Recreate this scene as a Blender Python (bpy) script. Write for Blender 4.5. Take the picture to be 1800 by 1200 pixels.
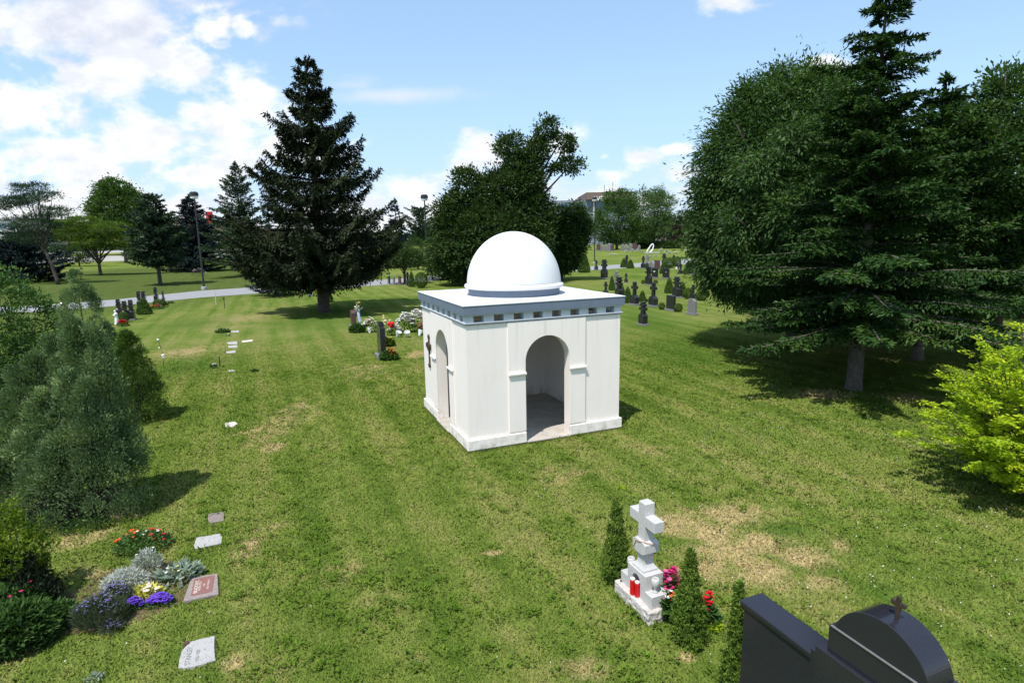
import bpy, bmesh, math, random
import numpy as np
from mathutils import Matrix, Vector
random.seed(7)
R_ = math.radians
scene = bpy.context.scene
for o in list(bpy.data.objects): bpy.data.objects.remove(o)

# ------------------------------------------------------------------ camera
F_PX, PITCH, ROLL, CAM_H = 1033.1, 0.17588, -0.018, 5.04
cam_d = bpy.data.cameras.new("camera"); cam_o = bpy.data.objects.new("camera", cam_d)
scene.collection.objects.link(cam_o)
_cp, _sp, _cr, _sr = math.cos(PITCH), math.sin(PITCH), math.cos(ROLL), math.sin(ROLL)
FW = np.array([0, _cp, -_sp]); _U = np.array([0, _sp, _cp]); _R = np.array([1., 0, 0])
RT = _cr * _R + _sr * _U; UP = -_sr * _R + _cr * _U
m = Matrix.Identity(4)
for i in range(3):
    m[i][0], m[i][1], m[i][2] = RT[i], UP[i], -FW[i]
m[2][3] = CAM_H
cam_o.matrix_world = m
cam_d.sensor_width = 36; cam_d.lens = 36 * F_PX / 1800
cam_d.clip_start = 0.1; cam_d.clip_end = 6000
scene.camera = cam_o

# ------------------------------------------------------------------ light and exposure
scene.view_settings.view_transform = 'Standard'; scene.view_settings.look = 'None'
scene.view_settings.gamma = 1; scene.view_settings.exposure = 0.35
scene.cycles.max_bounces = 6; scene.cycles.diffuse_bounces = 3; scene.cycles.glossy_bounces = 2
scene.cycles.transmission_bounces = 3; scene.cycles.transparent_max_bounces = 4
scene.cycles.use_adaptive_sampling = True
SUN = Vector((-0.87, -1.57, 3.52)).normalized()
sd = bpy.data.lights.new("sun", 'SUN'); so = bpy.data.objects.new("sun", sd); scene.collection.objects.link(so)
sd.energy = 4.2; sd.angle = R_(0.53); sd.color = (1.0, 0.955, 0.89)
so.rotation_euler = SUN.to_track_quat('Z', 'Y').to_euler(); so.location = (-20, -30, 60)

def G(px, py, z=0.0):
    """photo pixel -> world point on the level z"""
    d = FW + RT * (px - 900) / F_PX - UP * (py - 600) / F_PX
    t = (z - CAM_H) / d[2]
    return Vector((d[0] * t, d[1] * t, z))
def DIR(px, py):
    return FW + RT * (px - 900) / F_PX - UP * (py - 600) / F_PX
def PY(P):
    d = np.array([P[0], P[1], P[2] - CAM_H]); return 600 - F_PX * (d @ UP) / (d @ FW)
def HT(P, ytop):
    """height of something standing at P whose top shows at row ytop"""
    lo, hi = 0., 60.
    for _ in range(50):
        c = (lo + hi) / 2
        if PY((P[0], P[1], c)) > ytop: lo = c
        else: hi = c
    return lo
def WD(P, wpx):
    return wpx * float(np.array([P[0], P[1], -CAM_H]) @ FW) / F_PX

# ------------------------------------------------------------------ node helper
class NT:
    def __init__(s, tree): s.t = tree; s.n = tree.nodes; s.l = tree.links
    def new(s, typ, **kw):
        n = s.n.new(typ)
        for k, v in kw.items(): setattr(n, k, v)
        return n
    def set(s, sock, v):
        if isinstance(v, bpy.types.NodeSocket): s.l.new(v, sock)
        elif v is not None: sock.default_value = v
    def math(s, op, a, b=None, c=None, clamp=False):
        n = s.new('ShaderNodeMath', operation=op, use_clamp=clamp)
        s.set(n.inputs[0], a); s.set(n.inputs[1], b); s.set(n.inputs[2], c); return n.outputs[0]
    def vmath(s, op, a, b=None):
        n = s.new('ShaderNodeVectorMath', operation=op)
        s.set(n.inputs[0], a); s.set(n.inputs[1], b)
        return n.outputs['Value'] if op in ('LENGTH', 'DOT_PRODUCT', 'DISTANCE') else n.outputs[0]
    def noise(s, vec, scale, detail=4, rough=.55, dist=0, dim='3D'):
        n = s.new('ShaderNodeTexNoise', noise_dimensions=dim)
        s.set(n.inputs['Vector'], vec); n.inputs['Scale'].default_value = scale
        n.inputs['Detail'].default_value = detail; n.inputs['Roughness'].default_value = rough
        n.inputs['Distortion'].default_value = dist; return n.outputs[0]
    def step(s, v, lo, hi, a=0., b=1.):
        n = s.new('ShaderNodeMapRange', interpolation_type='SMOOTHSTEP')
        s.set(n.inputs[0], v); s.set(n.inputs[1], lo); s.set(n.inputs[2], hi); s.set(n.inputs[3], a); s.set(n.inputs[4], b)
        return n.outputs[0]
    def mix(s, f, a, b, mode='MIX'):
        n = s.new('ShaderNodeMix', data_type='RGBA', blend_type=mode)
        s.set(n.inputs[0], f)
        s.set(n.inputs[6], a if isinstance(a, bpy.types.NodeSocket) else (*a, 1))
        s.set(n.inputs[7], b if isinstance(b, bpy.types.NodeSocket) else (*b, 1))
        return n.outputs[2]
    def ramp(s, f, stops):
        n = s.new('ShaderNodeValToRGB'); e = n.color_ramp.elements
        while len(e) < len(stops): e.new(0.5)
        for x, (p, c) in zip(e, stops): x.position = p; x.color = (*c, 1)
        s.set(n.inputs[0], f); return n.outputs[0]
    def blobs(s, vec2, lst):
        """max over soft ellipses (x, y, rx, ry, weight)"""
        cur = None
        for (x, y, rx, ry, wgt) in lst:
            d = s.vmath('SUBTRACT', vec2, (x, y, 0)); d = s.vmath('MULTIPLY', d, (1 / rx, 1 / ry, 0))
            v = s.math('MULTIPLY_ADD', s.vmath('LENGTH', d), -wgt, wgt)
            cur = v if cur is None else s.math('MAXIMUM', cur, v)
        return cur

# ------------------------------------------------------------------ sky with its clouds
w = bpy.data.worlds.new("World"); scene.world = w; w.use_nodes = True
t = NT(w.node_tree); t.n.clear()
sky = t.new('ShaderNodeTexSky', sky_type='NISHITA'); sky.sun_disc = False
sky.sun_elevation = math.asin(SUN.z); sky.sun_rotation = math.atan2(SUN.x, SUN.y)
sky.air_density = 1.0; sky.dust_density = 0.6; sky.ozone_density = 1.6; sky.altitude = 150
tc = t.new('ShaderNodeTexCoord'); sep = t.new('ShaderNodeSeparateXYZ'); t.set(sep.inputs[0], tc.outputs['Generated'])
fy = t.math('MAXIMUM', sep.outputs[1], 0.05)
cu = t.math('DIVIDE', sep.outputs[0], fy); cv = t.math('DIVIDE', sep.outputs[2], fy)
comb = t.new('ShaderNodeCombineXYZ'); t.set(comb.inputs[0], cu); t.set(comb.inputs[1], cv)
front = t.step(sep.outputs[1], 0.1, 0.3)
def cl(px, py, rx, ry, wgt=1.):
    d = DIR(px, py); k = 1 / (F_PX * d[1]) * 1.0
    return (d[0] / d[1], d[2] / d[1], rx * k * 1.35, ry * k * 1.5, wgt)
white = [cl(365, 45, 42, 26), cl(428, 48, 22, 20), cl(320, 122, 135, 42), cl(50, 200, 130, 70), cl(380, 215, 95, 48), cl(450, 180, 60, 45),
         cl(240, 258, 330, 52, .9), cl(120, 300, 260, 50, .75), cl(360, 305, 100, 26, .9), cl(835, 272, 58, 32), cl(985, 250, 50, 30), cl(1062, 276, 18, 11, .8),
         cl(1122, 280, 34, 20), cl(1186, 262, 26, 9, .8), cl(1068, 306, 44, 17), cl(1196, 304, 36, 18), cl(1280, 6, 58, 26), cl(1445, 132, 62, 22), cl(100, 390, 420, 60, .9), cl(150, 150, 120, 30, .7),
         cl(1752, 156, 16, 12), cl(735, 325, 60, 24, .8), cl(760, 390, 700, 40, .55), cl(1130, 345, 260, 26, .6), cl(80, 350, 260, 45, .7), cl(560, 260, 70, 30, .6)]
greyc = [cl(150, 40, 300, 62, 1.1), cl(-40, -40, 420, 90, 1.0)]
wisp = [cl(690, 168, 170, 13, .8), cl(620, 150, 60, 14, .5)]
vn = t.vmath('MULTIPLY', comb.outputs[0], (1, 1.7, 1))
n1 = t.noise(vn, 7, 7, .56, .3); n2 = t.noise(vn, 19, 6, .6)
nn = t.math('MULTIPLY_ADD', n2, .35, t.math('MULTIPLY', n1, .9))
off = t.math('MULTIPLY_ADD', nn, 3.6, -2.36)
mw = t.blobs(comb.outputs[0], white); mg = t.blobs(comb.outputs[0], greyc); mwi = t.blobs(comb.outputs[0], wisp)
cov = t.math('MULTIPLY', t.step(t.math('ADD', mw, off), -.10, .62), t.step(mw, -.25, .12))
covg = t.math('MULTIPLY', t.step(t.math('ADD', mg, off), -.15, .7), t.step(mg, -.2, .2))
covw = t.math('MULTIPLY', t.step(t.math('ADD', mwi, t.math('MULTIPLY', off, .4)), 0, .9), .7)
# generic clouds elsewhere (seen only in reflections and by the light)
nb = t.noise(tc.outputs['Generated'], 3, 6, .55)
covb = t.step(nb, .52, .66)
shade = t.noise(vn, 11, 5, .6)
lowshade = t.step(t.noise(t.vmath('ADD', vn, (0.0, 0.03, 0)), 7, 6, .55), .40, .68)
cw = t.mix(t.step(shade, .36, .56), (7.9, 8.2, 8.9), (9.6, 9.7, 9.8))
cw = t.mix(t.math('MULTIPLY', lowshade, .22), cw, (6.2, 6.8, 8.0))
cg = t.mix(t.step(shade, .38, .66), (6.6, 7.0, 8.1), (8.6, 8.8, 9.3))
skyc = t.vmath('MULTIPLY', sky.outputs[0], (1.75, 1.85, 1.75))
hz = t.step(cv, -.02, .36, .88, .42)
skyc = t.mix(hz, skyc, (4.7, 6.9, 10.4))
skyc = t.mix(t.step(cv, .0, .16, .6, 0), skyc, (7.2, 8.1, 9.2))
c = t.mix(t.math('MULTIPLY', covb, .8), skyc, (7.0, 7.2, 7.6))
cf = t.mix(covw, skyc, (7.6, 8.0, 8.6)); cf = t.mix(covg, cf, cg); cf = t.mix(cov, cf, cw)
c = t.mix(front, c, cf)
bg = t.new('ShaderNodeBackground'); t.set(bg.inputs[0], c); bg.inputs[1].default_value = 0.09
wo = t.new('ShaderNodeOutputWorld'); t.l.new(bg.outputs[0], wo.inputs[0])
w.cycles.sampling_method = 'MANUAL'; w.cycles.sample_map_resolution = 512

# ------------------------------------------------------------------ object helpers
COL = scene.collection
YAW = 0.389
A = Vector((math.cos(YAW), math.sin(YAW), 0)); B = Vector((-math.sin(YAW), math.cos(YAW), 0))
def tagit(o, label=None, cat=None, group=None, kind=None):
    if label: o['label'] = label
    if cat: o['category'] = cat
    if group: o['group'] = group
    if kind: o['kind'] = kind
    return o
def thing(name, label, cat, loc=(0, 0, 0), rz=0., group=None, scale=1.):
    o = bpy.data.objects.new(name, None); COL.objects.link(o); o.empty_display_size = .2
    o.location = loc; o.rotation_euler = (0, 0, rz); o.scale = (scale,) * 3 if not isinstance(scale, tuple) else scale
    return tagit(o, label, cat, group)
def link(name, me, mat, parent=None, smooth=False):
    o = bpy.data.objects.new(name, me); COL.objects.link(o)
    if mat: me.materials.append(mat)
    if smooth: me.polygons.foreach_set('use_smooth', [True] * len(me.polygons))
    if parent: o.parent = parent
    return o
def copy_tree(o, parent=None):
    c = o.copy(); COL.objects.link(c); c.parent = parent
    for ch in o.children: copy_tree(ch, c)
    return c
def place(proto, used, loc, label, rz=None, scale=None, group=None):
    """first use moves the prototype itself, later ones copy it"""
    o = proto if proto.name not in used else copy_tree(proto)
    used.add(proto.name); used.add(o.name)
    o.location = loc
    if rz is not None: o.rotation_euler = (0, 0, rz)
    if scale is not None: o.scale = scale if isinstance(scale, tuple) else (scale,) * 3
    o['label'] = label
    if group: o['group'] = group
    return o
class MB:
    def __init__(s): s.b = bmesh.new()
    def box(s, x0, x1, y0, y1, z0, z1):
        vs = [s.b.verts.new(p) for p in ((x0, y0, z0), (x1, y0, z0), (x1, y1, z0), (x0, y1, z0), (x0, y0, z1), (x1, y0, z1), (x1, y1, z1), (x0, y1, z1))]
        for f in ((3, 2, 1, 0), (4, 5, 6, 7), (0, 1, 5, 4), (1, 2, 6, 5), (2, 3, 7, 6), (3, 0, 4, 7)): s.b.faces.new([vs[i] for i in f])
        return s
    def prism(s, pts, fn):
        """outline pts extruded: fn(p, k) gives the 3-D point on side k = 0 or 1"""
        a = [s.b.verts.new(fn(p, 0)) for p in pts]; c = [s.b.verts.new(fn(p, 1)) for p in pts]
        s.b.faces.new(a); s.b.faces.new(c[::-1]); n = len(pts)
        for i in range(n): s.b.faces.new((a[i], c[i], c[(i + 1) % n], a[(i + 1) % n]))
        return s
    def lathe(s, prof, n=24, c=(0, 0), cap=True):
        rings = []
        for r, z in prof:
            rings.append([s.b.verts.new((c[0] + r * math.cos(6.28318530718 * i / n), c[1] + r * math.sin(6.28318530718 * i / n), z)) for i in range(n)])
        for a, b in zip(rings, rings[1:]):
            for i in range(n): s.b.faces.new((a[i], a[(i + 1) % n], b[(i + 1) % n], b[i]))
        if cap:
            s.b.faces.new(rings[0][::-1]); s.b.faces.new(rings[-1])
        return s
    def tube(s, pts, rad, n=8):
        pts = [Vector(p) for p in pts]; rings = []
        for i, p in enumerate(pts):
            d = (pts[min(i + 1, len(pts) - 1)] - pts[max(i - 1, 0)]).normalized()
            x = d.orthogonal().normalized() if i == 0 else (px - d * px.dot(d)).normalized()
            px = x; y = d.cross(x); r = rad[i] if hasattr(rad, '__len__') else rad
            rings.append([s.b.verts.new(p + (x * math.cos(6.2831853 * k / n) + y * math.sin(6.2831853 * k / n)) * r) for k in range(n)])
        for a, b in zip(rings, rings[1:]):
            for k in range(n): s.b.faces.new((a[k], a[(k + 1) % n], b[(k + 1) % n], b[k]))
        s.b.faces.new(rings[0][::-1]); s.b.faces.new(rings[-1]); return s
    def ball(s, c, r, sub=1, sc=(1, 1, 1)):
        q = bmesh.ops.create_icosphere(s.b, subdivisions=sub, radius=r)
        for v in q['verts']: v.co = Vector((v.co.x * sc[0] + c[0], v.co.y * sc[1] + c[1], v.co.z * sc[2] + c[2]))
        return s
    def build(s, name, mat, parent=None, bevel=0, smooth=False, seg=2):
        bmesh.ops.recalc_face_normals(s.b, faces=s.b.faces)
        me = bpy.data.meshes.new(name); s.b.to_mesh(me); s.b.free()
        o = link(name, me, mat, parent, smooth)
        if bevel:
            md = o.modifiers.new('bevel', 'BEVEL'); md.width = bevel; md.segments = seg; md.limit_method = 'ANGLE'; md.angle_limit = R_(40)
        return o
def np_mesh(name, V, k, attr=None):
    """V: (n, k, 3) loose k-gons"""
    n = len(V); me = bpy.data.meshes.new(name)
    me.vertices.add(n * k); me.vertices.foreach_set('co', np.ascontiguousarray(V, dtype=np.float32).ravel())
    me.loops.add(n * k); me.loops.foreach_set('vertex_index', np.arange(n * k, dtype=np.int32))
    me.polygons.add(n); me.polygons.foreach_set('loop_start', np.arange(n, dtype=np.int32) * k)
    try: me.polygons.foreach_set('loop_total', np.full(n, k, dtype=np.int32))
    except Exception: pass
    me.update(calc_edges=True)
    if attr is not None:
        at = me.attributes.new('rnd', 'FLOAT', 'FACE'); at.data.foreach_set('value', attr.astype(np.float32))
    return me
def unit(v): return v / (np.linalg.norm(v, axis=-1, keepdims=True) + 1e-9)
def leafquads(P, D, N, l, w):
    """rhombus leaves at P pointing along D, facing N"""
    D = unit(D); S = unit(np.cross(D, N)); l = np.asarray(l).reshape(-1, 1); w = np.asarray(w).reshape(-1, 1)
    return np.stack([P, P + D * l * .45 + S * w * .5, P + D * l, P + D * l * .45 - S * w * .5], 1)

# ------------------------------------------------------------------ materials
def base_mat(name):
    mt = bpy.data.materials.new(name); mt.use_nodes = True
    t = NT(mt.node_tree); t.n.clear(); out = t.new('ShaderNodeOutputMaterial')
    return mt, t, out
def principled(name, col, rough=.6, noise=None, spec=.5, metal=0, bump=None, obj=True):
    """noise=(scale, amount, colour2); bump=(scale, strength)"""
    mt, t, out = base_mat(name); p = t.new('ShaderNodeBsdfPrincipled')
    p.inputs['Roughness'].default_value = rough; p.inputs['Metallic'].default_value = metal
    p.inputs['Specular IOR Level'].default_value = spec
    tc = t.new('ShaderNodeTexCoord'); v = tc.outputs['Object']
    if noise:
        n = t.noise(v, noise[0], 5, .6); c = t.mix(t.step(n, .5 - noise[1], .5 + noise[1]), col, noise[2])
        if len(noise) > 3:
            n2 = t.noise(v, noise[3], 2, .5); c = t.mix(t.step(n2, .52, .62), c, noise[4])
        t.set(p.inputs['Base Color'], c)
    else: p.inputs['Base Color'].default_value = (*col, 1)
    if bump:
        b = t.new('ShaderNodeBump'); b.inputs['Strength'].default_value = bump[1]; b.inputs['Distance'].default_value = .02
        t.set(b.inputs['Height'], t.noise(v, bump[0], 5, .65)); t.l.new(b.outputs[0], p.inputs['Normal'])
    t.l.new(p.outputs[0], out.inputs[0]); return mt
def leafmat(name, c1, c2, c3=None, trans=.25, gloss=.03, rough=.5, clump=.7):
    """leaf colours differ from leaf to leaf and from branch to branch"""
    mt, t, out = base_mat(name)
    at = t.new('ShaderNodeAttribute', attribute_name='rnd'); tc = t.new('ShaderNodeTexCoord')
    n = t.noise(tc.outputs['Object'], clump, 3, .5)
    f = t.math('ADD', t.math('MULTIPLY', at.outputs['Fac'], .55), t.math('MULTIPLY_ADD', n, 1.4, -.48), clamp=True)
    stops = [(0, c1), (.6, c2)] + ([(1, c3)] if c3 else [])
    c = t.ramp(f, stops); gloss = min(gloss, .012)
    d = t.new('ShaderNodeBsdfDiffuse'); t.set(d.inputs[0], c)
    tr = t.new('ShaderNodeBsdfTranslucent'); t.set(tr.inputs[0], t.mix(1.0, c, (1.25, 1.25, .55), 'MULTIPLY'))
    g = t.new('ShaderNodeBsdfGlossy'); g.inputs['Roughness'].default_value = rough; g.inputs[0].default_value = (.8, .85, .9, 1)
    m1 = t.new('ShaderNodeMixShader'); m1.inputs[0].default_value = trans; t.l.new(d.outputs[0], m1.inputs[1]); t.l.new(tr.outputs[0], m1.inputs[2])
    m2 = t.new('ShaderNodeMixShader'); m2.inputs[0].default_value = gloss; t.l.new(m1.outputs[0], m2.inputs[1]); t.l.new(g.outputs[0], m2.inputs[2])
    t.l.new(m2.outputs[0], out.inputs[0]); return mt
M = {}
# painted stucco of the chapel: faint rain streaks and rougher skin
def stucco(name, col):
    mt, t, out = base_mat(name); p = t.new('ShaderNodeBsdfPrincipled'); p.inputs['Roughness'].default_value = .85
    p.inputs['Specular IOR Level'].default_value = .25
    tc = t.new('ShaderNodeTexCoord'); v = tc.outputs['Object']
    s = t.noise(t.vmath('MULTIPLY', v, (3, 3, .35)), 2.2, 5, .6); n = t.noise(v, 1.4, 6, .6)
    c = t.mix(t.step(s, .46, .78, 0, .30), col, (col[0] * .86, col[1] * .86, col[2] * .85))
    c = t.mix(t.step(n, .45, .75, 0, .4), c, (col[0] * .93, col[1] * .91, col[2] * .88))
    sp = t.new('ShaderNodeSeparateXYZ'); t.set(sp.inputs[0], v)
    low = t.math('MULTIPLY', t.step(sp.outputs[2], .05, .5, 1, 0), t.step(t.noise(v, 5, 6, .7), .42, .66))
    c = t.mix(t.math('MULTIPLY', low, .65), c, (.38, .34, .27))
    drip = t.math('MULTIPLY', t.step(sp.outputs[2], 1.9, 3.05, 0, 1), t.step(t.noise(t.vmath('MULTIPLY', v, (9, 9, .12)), 1.0, 4, .7), .52, .72))
    c = t.mix(t.math('MULTIPLY', drip, .30), c, (.45, .43, .39))
    t.set(p.inputs['Base Color'], c)
    b = t.new('ShaderNodeBump'); b.inputs['Strength'].default_value = .35; b.inputs['Distance'].default_value = .006
    t.set(b.inputs['Height'], t.noise(v, 55, 4, .7)); t.l.new(b.outputs[0], p.inputs['Normal'])
    t.l.new(p.outputs[0], out.inputs[0]); return mt
M['stucco'] = stucco('white_stucco', (.88, .805, .75))
M['dome'] = principled('dome_paint', (.76, .755, .75), .55, (1.6, .25, (.70, .70, .69)), .35, bump=(30, .05))
M['fascia'] = principled('blue_grey_trim', (.13, .165, .225), .55, (3, .25, (.155, .19, .25)), .4, bump=(40, .05))
M['block'] = principled('pale_grey_trim', (.47, .51, .56), .65, (3, .2, (.52, .55, .58)), .3)
M['roof'] = principled('pale_roof_membrane', (.66, .68, .70), .7, (1.5, .2, (.60, .62, .65)), .3)
M['concrete'] = principled('concrete', (.52, .475, .41), .9, (2.5, .25, (.33, .30, .26), 30, (.48, .45, .40)), .2, bump=(30, .3))
M['footing'] = principled('grey_concrete', (.22, .22, .21), .9, (3, .25, (.15, .15, .14)), .2, bump=(20, .3))
M['bronze'] = principled('dark_bronze', (.09, .055, .035), .5, (8, .3, (.05, .035, .03)), .5, .4)
M['granite_w'] = principled('pale_grey_granite', (.60, .58, .565), .45, (60, .3, (.50, .485, .475), 170, (.32, .31, .30)), .4)
M['granite_rough'] = principled('rock_pitched_granite', (.54, .50, .46), .9, (12, .3, (.42, .38, .34), 60, (.6, .57, .54)), .3, bump=(14, 1.0))
M['granite_k'] = principled('polished_black_granite', (.012, .012, .018), .16, (140, .25, (.028, .028, .036)), .5)
M['granite_d'] = principled('dark_grey_granite', (.016, .016, .021), .25, (90, .3, (.028, .028, .034)), .5)
M['granite_g'] = principled('grey_granite', (.22, .21, .22), .5, (50, .3, (.16, .15, .16)), .4)
M['granite_pink'] = principled('rose_granite', (.27, .115, .09), .35, (60, .3, (.20, .09, .075)), .4)
M['pinkedge'] = principled('rough_rose_granite', (.33, .27, .25), .9, (25, .3, (.22, .18, .17)), .2, bump=(25, .8))
M['slab'] = principled('weathered_flat_stone', (.40, .39, .38), .85, (6, .3, (.34, .33, .315), 70, (.44, .43, .42)), .3, bump=(30, .25))
M['slab2'] = principled('brown_flat_stone', (.27, .22, .20), .85, (9, .3, (.20, .17, .15)), .3, bump=(20, .5))
M['road'] = principled('asphalt_road', (.25, .25, .255), .9, (.6, .3, (.31, .305, .30), 8, (.22, .22, .22)), .2)
M['road2'] = principled('pale_concrete_road', (.33, .31, .28), .9, (.4, .3, (.38, .355, .31)), .2)
M['metal_d'] = principled('dark_painted_metal', (.03, .028, .028), .45, None, .5, .2)
M['lamp_w'] = principled('white_lamp_lens', (.75, .75, .75), .4)
M['candle'] = principled('red_candle_glass', (.55, .005, .01), .3, None, .5)
M['white'] = principled('white_plastic', (.8, .8, .8), .5)
M['cream'] = principled('cream_stone', (.62, .57, .48), .8, (10, .3, (.5, .46, .40)), .2)
M['rope'] = principled('tan_rope', (.40, .24, .16), .8)
M['bark'] = principled('grey_bark', (.10, .085, .07), .95, (6, .3, (.055, .045, .038)), .1, bump=(14, 1.0))
M['bark_pale'] = principled('pale_bark', (.15, .13, .115), .95, (6, .3, (.08, .068, .058)), .1, bump=(14, 1.0))
M['soil'] = principled('dry_soil', (.16, .11, .07), .95, (7, .3, (.09, .065, .045)), .1, bump=(16, 1.0))
M['brick'] = principled('brown_brick_wall', (.20, .15, .13), .8, (3, .3, (.16, .12, .10)), .2)
M['greywall'] = principled('blue_grey_wall', (.22, .25, .29), .6, (2, .3, (.18, .21, .25)), .3)
M['glass'] = principled('blue_window_glass', (.05, .10, .20), .15, None, .6)
M['tan'] = principled('tan_wall', (.38, .29, .18), .8, (2, .3, (.30, .22, .14)), .2)
M['palewall'] = principled('pale_wall', (.55, .54, .52), .8, (2, .3, (.48, .47, .46)), .2)
M['red'] = principled('red_sign_face', (.75, .012, .02), .4)
M['bluecloth'] = principled('pale_blue_ribbon', (.35, .42, .62), .6)
M['maroon'] = principled('maroon_stone', (.11, .05, .045), .5, (20, .3, (.08, .04, .038)), .4)
def flowermat(name, col): return principled(name, col, .6, (25, .3, tuple(x * .75 for x in col)), .2)
for k, c_ in dict(fl_white=(.80, .80, .74), fl_red=(.60, .008, .02), fl_orange=(.75, .12, .02), fl_purple=(.14, .06, .50), fl_yellow=(.78, .68, .20),
                  fl_pink=(.70, .10, .28), fl_magenta=(.50, .015, .12), fl_lav=(.22, .18, .42), fl_cream=(.78, .66, .52)).items(): M[k] = flowermat(k, c_)
# leaves
M['l_spruce'] = leafmat('norway_spruce_needles', (.010, .015, .008), (.026, .038, .016), (.052, .068, .024), .12, .03)
M['l_blue'] = leafmat('blue_spruce_needles', (.010, .018, .020), (.024, .040, .044), (.045, .065, .068), .08, .03)
M['l_fir'] = leafmat('fir_needles', (.012, .034, .009), (.032, .074, .016), (.08, .14, .028), .15, .05)
M['l_pine'] = leafmat('pine_needles', (.018, .04, .022), (.048, .085, .045), (.085, .13, .065), .15, .03)
M['l_ash'] = leafmat('ash_leaves', (.022, .050, .014), (.055, .11, .028), (.11, .175, .055), .3, .03)
M['l_maple'] = leafmat('maple_leaves', (.03, .065, .014), (.065, .125, .026), (.12, .19, .042), .3, .05)
M['l_pale'] = leafmat('silver_maple_leaves', (.05, .10, .03), (.10, .17, .055), (.16, .24, .09), .35, .06)
M['l_locust'] = leafmat('locust_leaves', (.04, .08, .012), (.09, .15, .02), (.17, .24, .03), .35, .03)
M['l_purple'] = leafmat('purple_leaves', (.016, .008, .014), (.04, .018, .028), (.06, .03, .035), .2, .05)
M['l_dark'] = leafmat('poplar_leaves', (.018, .040, .012), (.046, .084, .022), (.09, .14, .036), .3, .03)
M['l_juniper'] = leafmat('juniper_foliage', (.040, .080, .036), (.15, .225, .10), (.34, .42, .19), .25, .0, .6, 1.9)
M['l_thuja'] = leafmat('thuja_foliage', (.035, .075, .012), (.11, .18, .024), (.24, .31, .045), .15, .02, .6, 5)
M['l_clip'] = leafmat('clipped_cedar_foliage', (.035, .070, .014), (.08, .14, .024), (.14, .21, .035), .15, .02, .6, 2)
M['l_gold'] = leafmat('golden_leaves', (.16, .28, .014), (.38, .50, .02), (.62, .66, .04), .40, .05, .5, 1.6)
M['l_weep'] = leafmat('weeping_golden_leaves', (.04, .07, .012), (.12, .19, .02), (.36, .40, .04), .3, .0, .5, 2.2)
M['l_shrub'] = leafmat('shrub_leaves', (.03, .07, .018), (.07, .14, .035), (.13, .22, .05), .3, .08, .4, 2)
M['l_peony'] = leafmat('peony_leaves', (.018, .045, .012), (.05, .10, .025), (.11, .18, .05), .25, .0, .35, 4)
M['l_silver'] = leafmat('silver_leaves', (.25, .28, .25), (.42, .45, .41), (.58, .60, .55), .2, .03, .6, 5)
M['l_sage'] = leafmat('grey_green_leaves', (.12, .17, .12), (.24, .30, .23), (.40, .45, .38), .2, .08, .4, 5)
M['l_yellow'] = leafmat('yellow_leaves', (.35, .36, .05), (.60, .56, .10), (.75, .70, .25), .3, .05, .4, 6)
M['l_lav'] = leafmat('lavender_stems', (.05, .08, .035), (.10, .13, .06), (.16, .14, .22), .2, .02, .6, 4)

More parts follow.
